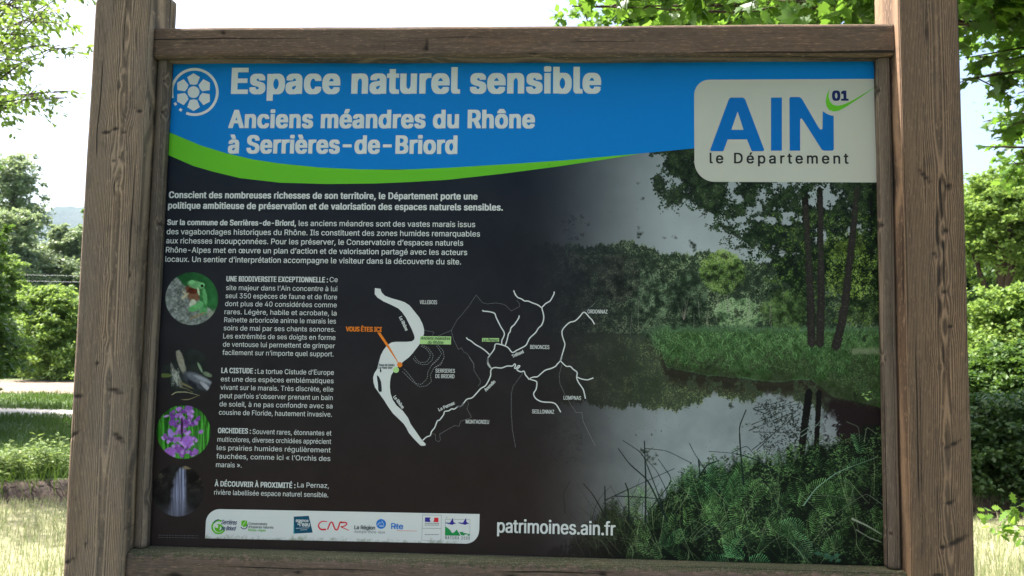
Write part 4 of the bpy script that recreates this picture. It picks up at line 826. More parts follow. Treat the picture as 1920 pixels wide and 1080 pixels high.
im.pixels.foreach_set(buf.ravel()); im.update(); im.pack()
del img, sheet, lin, enc, q3, save, tb, buf

def print_mat(name, color=None, image=None, rough=.46, dirt=.07, algae=False):
    k = NT(name); pos = k.n('ShaderNodeNewGeometry').outputs['Position']
    if image is not None:
        t = k.n('ShaderNodeTexImage', image=image, interpolation='Cubic'); uv = k.n('ShaderNodeUVMap'); uv.uv_map = 'uv'; k.l(uv.outputs[0], t.inputs[0]); c = t.outputs[0]
    else:
        rgb = k.n('ShaderNodeRGB'); rgb.outputs[0].default_value = color; c = rgb.outputs[0]
    d = k.noise(pos, 7., 6, .65); c = k.mix(k.ramp(d, [(.40, (0, 0, 0)), (.75, (dirt*.35,)*3)]), c, (.17, .18, .18))
    sp = k.n('ShaderNodeTexVoronoi'); sp.inputs['Scale'].default_value = 60.; k.l(pos, sp.inputs['Vector'])
    spots = k.math('MULTIPLY', k.math('LESS_THAN', sp.outputs['Distance'], .055), k.math('GREATER_THAN', k.noise(pos, 9., 3), .60))
    c = k.mix(k.math('MULTIPLY', spots, .6), c, (.05, .045, .035))
    if algae:                        # green film creeping up from the lower edge of the strip
        s3 = k.n('ShaderNodeSeparateXYZ'); k.l(pos, s3.inputs[0]); zb = float(at(640, 1015, 0.)[2])
        up = k.math('MULTIPLY', k.math('SUBTRACT', s3.outputs[2], zb), 24.)
        an = k.noise(pos, 130., 6, .75); af = k.math('SUBTRACT', k.math('ADD', an, k.math('MULTIPLY', k.noise(pos, 22., 3), .45)), up)
        c = k.mix(k.ramp(af, [(.60, (0, 0, 0)), (.85, (.75, .75, .75))]), c, (.20, .22, .10))
    k.l(c, k.b.inputs['Base Color']); r = k.ramp(d, [(.3, (rough-.08,)*3), (.7, (rough+.14,)*3)]); k.l(r, k.b.inputs['Roughness'])
    k.b.inputs['Specular IOR Level'].default_value = .12
    return k.m
panel = MB(); a, b, c, d = -.6105, .6105, PZ-.0005, PZ+.8173; y0_, y1_ = 0., .006
panel.add([(a, y0_, c), (b, y0_, c), (b, y0_, d), (a, y0_, d), (a, y1_, c), (b, y1_, c), (b, y1_, d), (a, y1_, d)], [(0, 1, 2, 3), (5, 4, 7, 6), (0, 3, 7, 4), (1, 5, 6, 2), (3, 2, 6, 7), (0, 4, 5, 1)])
pan = panel.build('printed_panel', print_mat('printed_photo_sheet', image=im), board, False)
uvl = pan.data.uv_layers.new(name='uv')
for l in pan.data.loops:
    v = pan.data.vertices[l.vertex_index].co; uvl.data[l.index].uv = ((v.x-a)/(b-a), (v.z-c)/(d-c))
INK = {'white': print_mat('white_print', (.68, .69, .675, 1)), 'warm_white': print_mat('warm_white_print', (.51, .50, .43, 1)), 'blue': print_mat('blue_print', srgb(0, 120, 198), dirt=.02), 'strip': print_mat('logo_strip_print', (.68, .69, .675, 1), algae=True), 'green': print_mat('green_print', srgb(100, 184, 40)), 'dark': print_mat('dark_print', srgb(38, 40, 42)), 'night': print_mat('night_print', srgb(36, 38, 42)),
       'ainblue': print_mat('deep_blue_print', srgb(0, 104, 180)), 'navy': print_mat('navy_print', srgb(26, 40, 92)), 'orange': print_mat('orange_print', srgb(232, 130, 40)), 'pale': print_mat('pale_green_print', srgb(176, 214, 140)), 'teal': print_mat('teal_print', srgb(18, 78, 104)), 'aqua': print_mat('aqua_print', srgb(80, 170, 180)),
       'red': print_mat('red_print', srgb(214, 40, 54)), 'royal': print_mat('royal_print', srgb(40, 116, 200)), 'forest': print_mat('forest_print', srgb(34, 140, 74)), 'grey': print_mat('grey_print', srgb(84, 88, 92)), 'dim': print_mat('dim_print', srgb(96, 98, 102)), 'purple': print_mat('purple_print', srgb(56, 44, 140)), 'soft': print_mat('soft_print', srgb(150, 152, 152))}
LAYER = .00006
def onp(px, py): p = at(px, py, 0.); return float(p[0]), float(p[2])
class Print:                          # flat ink shapes of one printed piece, any number of inks
    def __init__(s, layer, ink='white'): s.V = []; s.F = []; s.M = []; s.L = layer; s.inks = [ink]; s.cur = 0
    def ink(s, name, layer=None):
        if name not in s.inks: s.inks.append(name)
        s.cur = s.inks.index(name)
        if layer is not None: s.L = layer
        return s
    def add(s, V3, Fc):
        o = len(s.V); s.V += V3; s.F += [tuple(i+o for i in f) for f in Fc]; s.M += [s.cur]*len(Fc)
    def tri(s, pts2, tris): s.add([(x, -s.L*LAYER, z) for x, z in pts2], tris)
    def poly(s, pts, holes=()):
        loops = [[onp(*p) for p in pts]] + [[onp(*p) for p in h] for h in holes]
        flat = [p for l in loops for p in l]; t = tessellate_polygon([[Vector((x, z, 0)) for x, z in l] for l in loops]); s.tri(flat, t)
    def ell(s, cx, cy, rx, ry=None, n=40, a0=0, a1=2*math.pi): ry = ry or rx; s.poly([(cx+rx*math.cos(t), cy+ry*math.sin(t)) for t in np.linspace(a0, a1, n, endpoint=(a1-a0 < 6.28))])
    def ring(s, cx, cy, r0, r1, a0, a1, n=60):
        A_ = np.linspace(a0, a1, n); s.poly([(cx+r1*math.cos(t), cy+r1*math.sin(t)) for t in A_]+[(cx+r0*math.cos(t), cy+r0*math.sin(t)) for t in A_[::-1]])
    def line(s, pts, w, smooth=True, w1=None):
        P = [np.array(p, float) for p in pts]
        if smooth and len(P) > 2:
            Q = []
            for i in range(len(P)-1):
                p0 = P[max(i-1, 0)]; p1 = P[i]; p2 = P[i+1]; p3 = P[min(i+2, len(P)-1)]
                for t in np.linspace(0, 1, 5)[:-1]: Q.append(.5*((2*p1)+(-p0+p2)*t+(2*p0-5*p1+4*p2-p3)*t*t+(-p0+3*p1-3*p2+p3)*t**3))
            P = Q+[P[-1]]
        n = len(P); L_ = []; R_ = []
        for i, p in enumerate(P):
            d_ = P[min(i+1, n-1)]-P[max(i-1, 0)]; d_ = d_/(np.linalg.norm(d_)+1e-9); nn = np.array([-d_[1], d_[0]])*(w+((w1 or w)-w)*i/(n-1))/2
            L_.append(onp(*(p+nn))); R_.append(onp(*(p-nn)))
        s.tri(L_+R_, [(i, i+1, n+i+1) for i in range(n-1)]+[(i, n+i+1, n+i) for i in range(n-1)])
    def dots(s, pts, w, on=2.4, off=1.8):
        P = np.array(pts, float); seg = np.hypot(*(P[1:]-P[:-1]).T); T = np.concatenate([[0], np.cumsum(seg)]); t = 0
        while t < T[-1]:
            e = min(t+on, T[-1]); a_ = [np.interp(t, T, P[:, k]) for k in (0, 1)]; b_ = [np.interp(e, T, P[:, k]) for k in (0, 1)]
            if e-t > .2: s.line([a_, b_], w, False)
            t += on+off
    def build(s, name, parent=None, label=None, stuff=False):
        me = bpy.data.meshes.new(name); me.from_pydata(s.V, [], s.F); me.update()
        for i in s.inks: me.materials.append(INK[i])
        me.polygons.foreach_set('material_index', s.M); bm = bmesh.new(); bm.from_mesh(me)
        for f in bm.faces:
            if f.normal.y > 0: f.normal_flip()
        bm.to_mesh(me); bm.free(); o = link(name, me, None, parent or pan)
        if label: o['label'] = label
        if stuff: o['kind'] = 'stuff'
        return o
try:
    FONT = bpy.data.fonts.load(bpy.utils.system_resource('DATAFILES')+'/fonts/Inter.woff2')
except Exception:
    FONT = None
dg = bpy.context.evaluated_depsgraph_get
from mathutils.geometry import delaunay_2d_cdt
def glyph_fill(o):
    """outlines of a text object filled by winding number"""
    cu = o.to_curve(dg()); P = []; E = []
    for sp in cu.splines:
        B = sp.bezier_points; n = len(B); st = len(P); q = []
        for i in range(n):
            p0, h0, h1, p1 = B[i].co, B[i].handle_right, B[(i+1) % n].handle_left, B[(i+1) % n].co
            flat = ((h0-p0).cross(p1-p0).length + (h1-p1).cross(p0-p1).length) < 1e-5
            for t in ((0,) if flat else (0, .25, .5, .75)):
                v = ((1-t)**3*p0.x+3*(1-t)**2*t*h0.x+3*(1-t)*t*t*h1.x+t**3*p1.x, (1-t)**3*p0.y+3*(1-t)**2*t*h0.y+3*(1-t)*t*t*h1.y+t**3*p1.y)
                if not q or math.hypot(v[0]-q[-1][0], v[1]-q[-1][1]) > 1e-5: q.append(v)
        if len(q) > 1 and math.hypot(q[0][0]-q[-1][0], q[0][1]-q[-1][1]) < 1e-5: q.pop()
        P += q; m = len(q); E += [(st+i, st+(i+1) % m) for i in range(m)]
    o.to_curve_clear()
    if not P: return np.zeros((0, 2)), []
    vs_, _, fs_, _, _, _ = delaunay_2d_cdt([Vector(p) for p in P], E, [], 0, 1e-6)
    V2 = np.array([(v.x, v.y) for v in vs_]); T = np.array([tuple(f) for f in fs_]); c = V2[T].mean(1)
    A_ = np.array([P[e[0]] for e in E]); B_ = np.array([P[e[1]] for e in E]); w = np.zeros(len(c), int)
    for k0 in range(0, len(c), 2000):
        cy = c[k0:k0+2000, 1][:, None]; cx = c[k0:k0+2000, 0][:, None]
        up = (A_[:, 1] <= cy) & (B_[:, 1] > cy); dn = (A_[:, 1] > cy) & (B_[:, 1] <= cy)
        dx = A_[:, 0]+(cy-A_[:, 1])/np.where(B_[:, 1] == A_[:, 1], 1, B_[:, 1]-A_[:, 1])*(B_[:, 0]-A_[:, 0]) > cx
        w[k0:k0+2000] = (up & dx).sum(1)-(dn & dx).sum(1)
    return V2, [tuple(int(x) for x in t) for t in T[w != 0]]
def text(pr_, s, x0, base, x1, cap, bold=0., boldy=None, space=1., slant=0., xy1=None, lay=0):
    """lettering fitted between two measured ends of its baseline; cap = capital height"""
    cd = bpy.data.curves.new('t', 'FONT'); cd.body = s; cd.size = 1; cd.space_character = space; cd.resolution_u = 4
    if FONT: cd.font = FONT
    cd.shear = slant
    o = bpy.data.objects.new('t', cd); COL.objects.link(o); co, fs = glyph_fill(o); bpy.data.objects.remove(o)
    if len(co) == 0: return
    p0 = np.array(onp(x0, base)); p1 = np.array(onp(*(xy1 if xy1 else (x1, base)))); 
    if xy1 is None: p1[1] = p0[1]
    Lw = np.linalg.norm(p1-p0); ux = (p1-p0)/Lw; uy = np.array([-ux[1], ux[0]])
    # cap height in metres
    pc = np.array(onp(x0, base-cap)); H = np.linalg.norm(pc-np.array(onp(x0, base)))
    by = (bold*.7 if boldy is None else boldy)*H; bx = bold*H
    xmin, xmax = co[:, 0].min(), co[:, 0].max(); sxx = (Lw-2*bx)/(xmax-xmin); syy = (H-2*by)/.509
    X_ = (co[:, 0]-xmin)*sxx+bx; Z_ = co[:, 1]*syy+by
    offs = [(0, 0)] if bold == 0 else [(-bx, -by), (bx, -by), (-bx, by), (bx, by)]
    if bold > .045: offs += [(0, 0), (0, by), (0, -by)]
    for q, (dx, dz) in enumerate(offs):
        P2 = p0+(X_+dx)[:, None]*ux+(Z_+dz)[:, None]*uy
        pr_.add([(float(x), -(pr_.L+lay+q)*LAYER, float(z)) for x, z in P2], fs)

# header colours
P = Print(1, 'blue')
P.poly([(300, 100), (1670, 100), (1670, 260), (1312, 262), (1303, 278), (1220, 286), (1165, 291), (1065, 300), (965, 307), (840, 314.5), (775, 317.3), (675, 317.5), (600, 314), (525, 306.5), (475, 299), (425, 287.5), (375, 272), (316, 247), (300, 239)])
P.build('blue_header')
P = Print(2, 'green')
P.poly([(300, 240), (316, 247.4), (375, 272), (425, 287.5), (475, 299), (525, 306.5), (600, 314), (675, 317.5), (740, 318.3), (775, 317.3), (840, 314.5), (965, 307), (1065, 300), (1165, 291), (1202, 288), (1165, 294.2), (1115, 302), (1040, 313), (940, 326), (840, 337), (775, 341), (700, 344.2), (612, 345), (525, 342.5), (450, 334), (400, 322), (362, 311), (314, 290), (300, 282)])
P.build('green_band')
P = Print(3); cx, cy = 365, 172.5
P.ring(cx, cy, 40.0, 45.0, -3.30, 1.95, 90)
for a_ in (2.17, 2.52, 2.87): P.ring(cx, cy, 40.0, 45.0, a_, a_+.13, 5)
P.ell(363, 172.8, 11, n=36)
for q in range(6):
    a_ = -math.pi/2+q*math.pi/3; f = lambda r, t: (363+r*math.cos(a_+t), 172.8+r*math.sin(a_+t))
    P.poly([f(35.5, 0), f(30.5, .40), f(16.3, .43), f(13.6, 0), f(16.3, -.43), f(30.5, -.40)])
P.build('flower_emblem')
def block(name, lines, cap, bold, boldy, layer=3, ink='white', **k):
    P = Print(layer, ink)
    for t_, x0, b_, x1 in lines: text(P, t_, x0, b_, x1, cap, bold, boldy, **k)
    return P.build(name)
block('title', [('Espace naturel sensible', 433, 176.3, 1127)], 49, .068, .034, space=1.07)
block('title', [('Anciens méandres du Rhône', 428, 240.3, 1003)], 34.3, .064, .03, space=1.06)
block('title', [('à Serrières-de-Briord', 427, 287.8, 857.5)], 34.3, .064, .03, space=1.06)
block('introduction', [('Conscient des nombreuses richesses de son territoire, le Département porte une', 316.5, 371.3, 895.5), ('politique ambitieuse de préservation et de valorisation des espaces naturels sensibles.', 315, 391.2, 943)], 12.3, .055, .02, space=1.05)
block('heading', [('Sur la commune de Serrières-de-Briord,', 313.5, 421.8, 555)], 10.5, .055, .02, space=1.05)
block('paragraph', [('les anciens méandres sont des vastes marais issus', 560, 423.6, 891), ('des vagabondages historiques du Rhône. Ils constituent des zones humides remarquables', 312.5, 439.2, 900), ('aux richesses insoupçonnées. Pour les préserver, le Conservatoire d’espaces naturels', 311.5, 456.3, 868.5), ('Rhône-Alpes met en œuvre un plan d’action et de valorisation partagé avec les acteurs', 311, 473.4, 876), ('locaux. Un sentier d’interprétation accompagne le visiteur dans la découverte du site.', 310, 490.8, 864.5)], 10.4, .012, .008)
for ls in ([('Ce', 618, 528.8, 633), ('site majeur dans l’Ain concentre à lui', 424, 543.8, 632.5), ('seul 350 espèces de faune et de flore', 423, 559, 632), ('dont plus de 40 considérées comme', 422, 573.8, 631.5), ('rares. Légère, habile et acrobate, la', 421, 589, 631), ('Rainette arboricole anime le marais les', 420.5, 604, 630),
        ('soirs de mai par ses chants sonores.', 419.5, 619.3, 629), ('Les extrémités de ses doigts en forme', 418.5, 634.5, 629), ('de ventouse lui permettent de grimper', 418, 649.8, 628), ('facilement sur n’importe quel support.', 417, 665.2, 625.5)],
        [('La tortue Cistude d’Europe', 483, 700.6, 626), ('est une des espèces emblématiques', 414, 715, 625.5), ('vivant sur le marais. Très discrète, elle', 413.5, 730.6, 625), ('peut parfois s’observer prenant un bain', 412.5, 746.3, 624), ('de soleil, à ne pas confondre avec sa', 411.5, 761.8, 623.5), ('cousine de Floride, hautement invasive.', 410.5, 777.4, 622.5)],
        [('Souvent rares, étonnantes et', 473.5, 813.6, 621.5), ('multicolores, diverses orchidées apprécient', 407.5, 828, 621), ('les prairies humides régulièrement', 406.5, 843.8, 620), ('fauchées, comme ici « l’Orchis des', 405.5, 859.6, 619.5), ('marais ».', 405, 875.6, 453)],
        [('La Pernaz,', 557.5, 913.6, 616.5), ('rivière labellisée espace naturel sensible.', 401.5, 927.2, 615.5)]): block('paragraph', ls, 9.2, .003, .002)
for t_, x0, b_, x1 in [('UNE BIODIVERSITE EXCEPTIONNELLE :', 424.5, 527.6, 615), ('LA CISTUDE :', 415, 699.4, 480), ('ORCHIDEES :', 408.5, 812, 470.5), ('À DÉCOUVRIR À PROXIMITÉ :', 402.5, 911.6, 554)]: block('heading', [(t_, x0, b_, x1)], 10.0, .05, .02, space=1.05)
block('web_address', [('patrimoines.ain.fr', 932, 998.3, 1154)], 25.5, .03, .012)
P = Print(3, 'dim')
for yb in (1003.4, 1007.4):
    x = 297.
    while x < 372: w = 2+(x*7 % 5); P.line([(x, yb+(x-297)*.015), (x+w, yb+(x+w-297)*.015)], .8, False); x += w+1.6
P.build('small_print', stuff=True)

# map: river, streams, place names
def cr(pts, ox, oy, s): return [(ox+x/s, oy+y/s) for x, y in pts]
river = cr([(400, 128), (398, 200), (430, 240), (500, 285), (600, 330), (680, 370), (722, 412), (770, 480), (805, 550), (840, 620), (866, 685), (873, 715), (868, 742), (840, 762), (780, 768), (650, 768), (600, 775), (550, 805), (500, 870), (470, 930), (450, 1000), (430, 1080)], 640, 520, 6.353)
river += cr([(418, 100), (400, 135), (372, 180), (358, 225), (362, 285), (380, 340), (430, 410), (480, 480), (530, 560), (580, 630), (700, 745), (730, 790), (760, 850), (820, 920), (890, 990), (915, 996), (945, 992), (950, 975), (910, 935), (850, 850), (780, 750), (750, 680), (690, 600), (620, 540), (580, 480), (555, 410), (546, 340), (548, 270), (560, 205), (600, 140), (650, 95), (700, 45), (760, 0)], 640, 670, 6)
river += cr([(850, 905), (930, 800), (970, 720), (985, 670), (985, 620), (970, 560), (930, 480), (850, 380), (810, 332), (750, 295), (680, 272), (600, 250), (520, 220), (485, 185), (472, 160), (470, 138)], 640, 520, 6.353)
P = Print(3); P.poly(river); P.build('map_river'); P = Print(3)
def streams(lst, ox, oy, s, w=2.1):
    for pts in lst: P.line(cr(pts, ox, oy, s), w)
streams([[(655, 155), (675, 205), (705, 240), (750, 258), (785, 282), (825, 282), (880, 305), (945, 330), (992, 366)], [(1138, 170), (1134, 200), (1100, 265), (1080, 288), (1040, 310), (1015, 335), (992, 366), (1010, 440), (1012, 500), (990, 565), (950, 605), (915, 660), (850, 720), (825, 765), (800, 810), (740, 845), (690, 870), (640, 895), (600, 850), (570, 825), (500, 800), (440, 795), (425, 850), (400, 890), (370, 930), (348, 965), (345, 1020), (360, 1055), (382, 1078)],
         [(285, 390), (295, 403), (340, 406), (390, 415), (430, 432), (450, 485), (500, 585), (543, 660), (535, 710), (515, 750), (513, 795)], [(720, 455), (715, 485), (665, 560), (625, 600), (612, 650), (595, 670), (575, 750), (555, 812)], [(92, 715), (105, 735), (150, 760), (200, 800), (270, 840), (330, 885), (374, 928)],
         [(1618, 560), (1590, 510), (1560, 480), (1495, 415), (1440, 470), (1385, 520), (1315, 542), (1240, 620), (1232, 680), (1250, 745), (1265, 800), (1245, 880), (1212, 988)]], 860, 520, 6.353)
streams([[(330, 0), (328, 50), (345, 90), (372, 130)], [(-18, 553), (30, 548), (60, 510), (95, 470), (150, 455), (200, 405), (250, 350), (300, 320), (340, 255), (360, 200), (360, 160), (372, 130), (410, 114), (480, 120), (545, 98), (605, 97), (628, 74), (640, 90), (628, 122), (650, 120), (670, 95), (688, 96), (680, 112), (655, 140), (700, 163), (735, 156), (750, 195), (775, 225), (790, 246), (800, 244)],
         [(1160, 0), (1145, 38), (1110, 75), (1090, 100), (1040, 125), (975, 145), (925, 185), (885, 218), (840, 222), (800, 244), (870, 268), (880, 300), (870, 360), (843, 410), (870, 465), (940, 500), (1050, 508), (1100, 535), (1148, 617)], [(1145, 38), (1180, 75), (1215, 102), (1255, 102), (1290, 135), (1332, 170), (1328, 230), (1350, 285), (1395, 350), (1410, 390), (1426, 465)], [(1335, 222), (1380, 242), (1445, 253), (1490, 240), (1516, 231)]], 860, 670, 6)
streams([[(915, 935), (960, 895), (1000, 880), (1015, 835), (1050, 790), (1080, 715), (1105, 705), (1150, 645), (1162, 610), (1210, 600), (1240, 580), (1270, 582), (1310, 555), (1350, 546), (1375, 512)]], 640, 670, 6)
P.build('map_streams')
for isl in ([(400, 198), (425, 220), (448, 275), (455, 345), (455, 385), (430, 390), (415, 370), (412, 300), (402, 240)], [(440, 118), (452, 148), (448, 170), (436, 168), (433, 145)]): P = Print(4, 'night'); P.poly(cr(isl, 640, 670, 6)); P.build('map_islet')
P = Print(3, 'soft')
P.dots(cr([(990, 632), (1105, 652), (1085, 695)], 640, 520, 6.353), .7, 1.2, 1.2); P.dots(cr([(1160, 695), (1310, 632), (1380, 505), (1440, 440), (1520, 340), (1605, 212), (1680, 300), (1740, 318), (1840, 305), (1906, 315)], 640, 520, 6.353), .7, 1.2, 1.2)
P.dots(cr([(1310, 632), (1340, 750), (1395, 858), (1430, 840), (1460, 890), (1500, 910), (1578, 1030), (1580, 1080)], 640, 520, 6.353), .7, 1.2, 1.2)
P.dots(cr([(510, 315), (560, 335), (625, 400), (725, 350), (728, 320), (690, 270)], 860, 520, 6.353), .7, 1.2, 1.2); P.dots(cr([(1495, 415), (1625, 308)], 860, 520, 6.353), .7, 1.2, 1.2)
P.dots(cr([(120, 0), (170, 75), (172, 150), (245, 260), (240, 300), (215, 322)], 860, 670, 6), .7, 1.2, 1.2); P.dots(cr([(720, 180), (610, 330), (592, 420), (592, 620), (605, 820), (640, 1010)], 860, 670, 6), .7, 1.2, 1.2)
P.dots(cr([(1160, 85), (1130, 200), (1140, 300), (1200, 430), (1320, 620), (1385, 620), (1400, 720), (1535, 995)], 860, 670, 6), .7, 1.2, 1.2); P.dots(cr([(1410, 475), (1432, 520), (1415, 580), (1465, 675), (1340, 720), (1325, 775), (1270, 768), (1105, 865), (1115, 930), (1090, 950), (1060, 930), (1058, 865), (1010, 855)], 640, 670, 6), .7, 1.2, 1.2)
P.build('map_boundaries', stuff=True)
P = Print(3, 'soft')
P.dots(cr([(950, 818), (1010, 850), (1060, 910), (1055, 960), (1010, 1010), (940, 1015), (900, 985), (872, 940)], 640, 520, 6.353), .9); P.dots(cr([(960, 805), (1040, 845), (1095, 925), (1080, 990), (1020, 1038), (960, 1040), (890, 1010), (850, 955)], 640, 520, 6.353), .9)
P.dots(cr([(1150, 800), (1215, 880), (1225, 960), (1180, 1030), (1100, 1080)], 640, 520, 6.353), .9); P.dots(cr([(1135, 815), (1195, 905), (1150, 985), (1075, 1050)], 640, 520, 6.353), .9)
P.dots(cr([(1100, 0), (1020, 80), (975, 160), (965, 240), (900, 305), (840, 295), (760, 190), (700, 125)], 640, 670, 6), .9); P.dots(cr([(1150, 10), (1120, 85), (1040, 120), (1000, 200), (1015, 270), (960, 320), (880, 332), (800, 270), (690, 160)], 640, 670, 6), .9)
P.build('map_meanders', stuff=True)
for pl4, (n1, n2) in ((cr([(940, 700), (1308, 704), (1306, 800), (934, 795)], 640, 520, 6.353), (0, 2)), (cr([(280, 723), (481, 725), (479, 768), (278, 766)], 860, 520, 6.353), (2, 3))):
    P = Print(4, 'pale'); P.poly(pl4); P.ink('dark', 6)
    for t_, x0, b_, x1, c_ in [('Anciens méandres', 788.5, 636.6, 844.5, 6.0), ('du Rhône', 802, 644.6, 831.5, 6.0), ('La Pernaz', 905.5, 640, 934.5, 5.6)][n1:n2]: text(P, t_, x0, b_, x1, c_, .02, .01, slant=.3)
    P.build('map_name_tag')
P = Print(4, 'pale'); P.ell(742.5, 693.5, 5.6); P.build('map_green_dot')
P = Print(5, 'orange'); P.poly(cr([(430, 660), (462, 655), (560, 800), (690, 1030), (682, 1030)], 640, 520, 6.353)); P.ell(749.5, 683.8, 4.9); text(P, 'VOUS ÊTES ICI', 648.3, 621.3, 716, 9.0, .07, .02); P.build('you_are_here_marker')
for ls in ([('VILLEBOIS', 787, 570, 819.5, 6.8)], [('SERRIERES', 816.5, 698.5, 853, 6.8), ('DE BRIORD', 816.5, 708.7, 852, 6.8)], [('MONTAGNIEU', 873.3, 794, 917, 6.8)], [('ORDONNAZ', 1101.7, 587.5, 1139, 6.6)], [('BENONCES', 994, 654, 1030, 6.8)], [('LOMPNAS', 1056.7, 749.3, 1089.5, 6.8)], [('SEILLONNAZ', 997.6, 775, 1039, 6.8)]):
    P = Print(4)
    for t_, x0, b_, x1, c_ in ls: text(P, t_, x0, b_, x1, c_+.5, .02, .01)
    P.build('map_place_name')
for t_, a_, b_ in [('Le Rhône', (748.0, 595), (760.5, 621)), ('Le Rhône', (737.0, 744.5), (754, 767)), ('La Pernaz', (823.5, 771.3), (853.5, 757.5)), ('Anondin', (911.3, 734.5), (929.5, 716.5)), ('Tréfond', (961.5, 671.3), (982.5, 661.5))]:
    P = Print(4); text(P, t_, a_[0], a_[1], None, 6.2, .06, .02, xy1=b_); P.build('map_river_name')
P = Print(6, 'dark'); text(P, 'Base de loisirs', 710.5, 686, 740, 4.2, .04, .02); text(P, 'Le Point Vert', 709.5, 691.2, 736, 4.2, .04, .02, slant=.3); P.build('map_small_name')

# white department plate with its logo
P = Print(4, 'warm_white')  # plate ink is a darker, yellower white than the logo strip
def rc(cx, cy, r, a0, a1, n=12): return [(cx+r*math.cos(t), cy+r*math.sin(t)) for t in np.linspace(a0, a1, n)]
P.poly(rc(1330, 178, 28.5, math.pi, 1.5*math.pi)+[(1672, 147.8), (1672, 342.3)]+rc(1340, 303, 38, .5*math.pi, math.pi)); P.build('department_plate')
P = Print(5, 'ainblue')
P.poly(rc(1334, 281, 2.5, math.pi, .5*math.pi, 4)+[(1356, 283.6), (1364.5, 261.5), (1400.5, 261.5), (1409.5, 283.6)]+[(1431, 283.4), (1433, 281)]+[(1397, 186), (1393, 183), (1370, 183), (1366.5, 186), (1331.5, 281)], [[(1371.3, 243.5), (1394, 243.5), (1383, 209)]])
P.poly([(1445.5, 183), (1466, 183), (1466, 282.6), (1445.5, 282.6)])
P.poly([(1480, 184), (1482, 182), (1499, 182), (1503, 184.5), (1534, 238), (1538, 243), (1542, 242), (1542.5, 208.5), (1550, 213.5), (1558, 216.6), (1563, 217.3), (1563.3, 280), (1561, 282.6), (1545, 282.6), (1540.5, 280.5), (1508, 229), (1503, 222), (1500.3, 223), (1500.3, 282.6), (1480.5, 282.6)])
P.build('plate_initials')
P = Print(5, 'green'); P.poly([(1555.3, 165.8), (1550, 178), (1548, 190), (1549.5, 199), (1554.5, 206.5), (1563, 209.3), (1572, 208), (1583, 202.5), (1598, 192.8), (1613, 183), (1628, 172.5), (1642.5, 161.5), (1631, 168.6), (1620, 175.5), (1605, 184.5), (1592, 191.5), (1580, 196.5), (1570, 198.3), (1562, 196.5), (1556.5, 191), (1553.6, 183), (1553.8, 175)]); P.build('plate_swoosh')
P = Print(5, 'navy'); text(P, '01', 1560, 189, 1591, 19, .085, .05); P.build('plate_number')
P = Print(5, 'dark'); text(P, 'le Département', 1330.5, 306.4, 1591, 20, .028, .022, space=1.28); P.build('plate_name')

# strip of partner logos
P = Print(4, 'strip')
P.poly([(384.6, 1009.4), (385.6, 990)]+rc(412.5, 981, 26.5, math.pi, 1.5*math.pi, 12)+[(899.2, 963.8), (898.6, 994)]+rc(873, 994, 25.3, 0.0, .5*math.pi, 12)); P.build('partner_strip')
P = Print(5, 'green'); P.ring(410, 988, 10.5, 13.8, .4, 5.2, 40); P.ell(410.5, 990, 8.2, 7.6); P.ink('white', 6); P.poly([(404, 983), (409, 984), (409, 990), (404, 989)]); P.poly([(413, 986), (417, 992), (412, 994)])
P.ink('navy', 6); text(P, 'Serrières', 415, 983, 444.5, 8.6, .02, .02, slant=.45); text(P, 'de Briord', 415, 994, 443, 8.0, .03, .02, slant=.45); P.line([(401, 981), (404.5, 976), (411, 974)], 1.6); P.build('town_logo')
P = Print(5, 'green'); P.poly([(452.5, 977), (456, 975.5), (463.5, 976), (463.8, 986), (457, 988.5), (452.5, 985.5)]); text(P, 'Rhône-Alpes', 465.5, 995.8, 498.5, 4.8, .03, .02); P.ink('white', 6); P.line([(454.5, 987), (457, 982), (461, 977.5)], .8)
P.ink('navy', 6); P.line([(451.6, 988), (456, 991.5), (462.5, 989.5), (464, 983)], 1.6); P.ink('grey', 5); text(P, 'Conservatoire', 466, 983.8, 501, 4.8, .03, .02); text(P, 'd’espaces naturels', 466, 990, 513, 4.8, .03, .02); P.build('conservatory_logo')
P = Print(4.5, 'aqua'); P.poly([(551, 972), (553, 972), (570, 999.2), (551, 1000.6), (549.6, 1000.4)]); P.ink('teal', 5); P.poly([(551, 968.6), (579, 967.1), (586.5, 998.6), (552.1, 1000.4)]); P.ink('white', 6); text(P, 'agence', 554.5, 978.4, 578.5, 6.0, .05, .03); text(P, 'l’eau', 561.5, 986.6, 581, 8.0, .05, .03); text(P, 'de', 557.5, 984.0, 561, 3.4, .04, .03)
P.line([(555, 990.5), (580, 989.5)], .7, False); P.line([(563, 993.6), (576, 993)], .7, False); P.build('water_agency_logo')
def ticks(P, rows):
    for x0, x1, y_ in rows:
        x = x0
        while x < x1-1: P.line([(x, y_), (x+1.9, y_+.03)], 1.3, False); x += 2.7
P = Print(5, 'red'); P.line(cr([(1745, 470), (1700, 468), (1672, 490), (1668, 515), (1690, 540), (1735, 540)], 250, 880, 4.8), 1.6, w1=3.4)
P.line(cr([(85, 378), (115, 305), (140, 300), (170, 372), (200, 372), (225, 300), (250, 295)], 600, 930, 6), 2.6, w1=2.8); P.line(cr([(235, 298), (290, 298), (300, 318), (270, 340), (235, 345), (285, 368), (325, 388)], 600, 930, 6), 2.8, w1=1.4); P.build('river_company_logo')
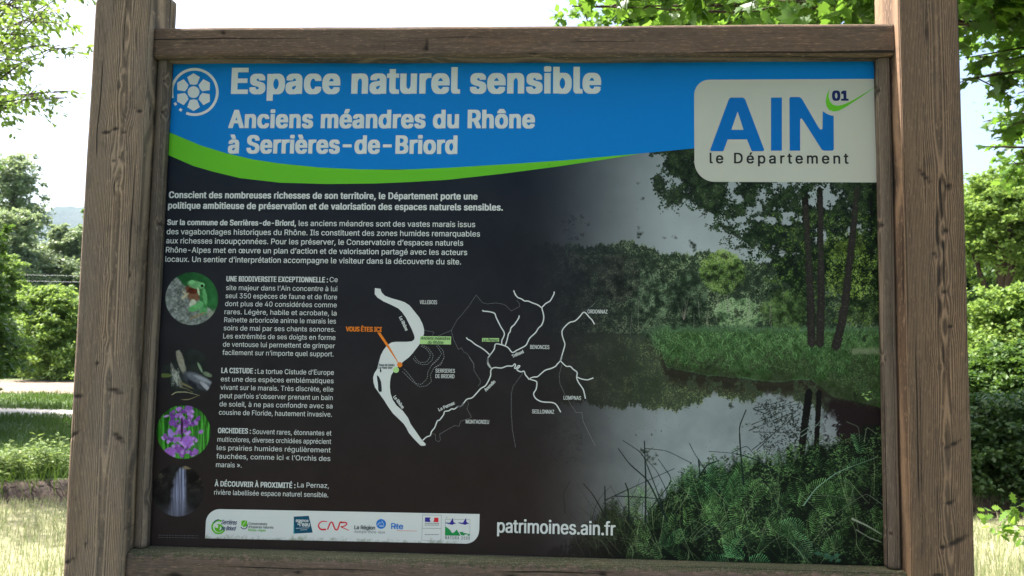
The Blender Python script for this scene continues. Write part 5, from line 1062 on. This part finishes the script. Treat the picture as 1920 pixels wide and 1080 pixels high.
P = Print(5, 'grey'); text(P, 'La Région', 664.3, 992, 703.5, 7.2, .06, .03); text(P, 'Auvergne-Rhône-Alpes', 664, 999, 722, 5.2, .0, slant=.15); P.ink('royal'); P.ell(714.7, 982.3, 9.2); P.ink('white', 6); P.line([(707.5, 985), (712, 979.5), (713.8, 981.5), (716.2, 976.5), (720.3, 985), (711, 985)], .9, False); P.line([(711.5, 987), (719.5, 987)], .8, False); P.build('region_logo')
P = Print(5, 'royal'); text(P, 'Rte', 733.3, 991.8, 756, 11.2, .04, .03); P.line([(736.5, 987.3), (754, 987.8)], 1.2, False); P.ink('red', 5); P.line([(744, 994.8), (782, 995.6)], .7, False); P.build('grid_company_logo')
P = Print(5, 'grey'); P.line([(792.3, 965.3), (827.6, 966.3), (826.9, 1014), (790.8, 1013), (792.3, 965.3)], .55, False); P.line([(791.6, 990.4), (827.3, 991)], .55, False); ticks(P, ((797, 822.5, 981.2), (796.5, 822.5, 984.4), (796.5, 822, 1002.3)))
P.ink('purple'); P.poly([(797, 970), (807.6, 970.2), (805.8, 974), (807.4, 978.7), (796.6, 978.4)]); P.ink('red'); P.poly([(814.3, 970.3), (822.2, 970.5), (822, 979), (812, 978.7), (814, 975)]); P.build('state_logo')
P = Print(5, 'grey'); P.line([(835.2, 973.3), (881.4, 974.2), (880.9, 1005)], .55, False); P.line([(835.2, 973.3), (834.6, 1004)], .55, False); text(P, 'NATURA 2000', 834.6, 1010.8, 881, 6.0, .02, .01, space=1.35); P.ink('purple', 6)
for bx in (0, 24.5): P.poly([(833+bx, 980.3), (838+bx, 979.4), (843.5+bx, 980.2), (846.5+bx, 975.5), (849.3+bx, 970.8), (850.3+bx, 978.6), (855.5+bx, 982), (851+bx, 982.3), (848+bx, 984.2), (844+bx, 983)])
P.ink('forest', 6); P.poly([(834.8, 986.5), (843, 992.5), (848, 999.5), (852, 997.5), (856.5, 992.8), (863.6, 1004.3), (834.4, 1004)]); P.poly([(861, 997.5), (869, 997), (868, 999), (875, 1000), (870, 1004), (865, 1003.5)]); P.line([(872, 1001), (880, 1002), (877, 1005)], 1.6); P.build('nature_network_logo')
bpy.context.view_layer.update()
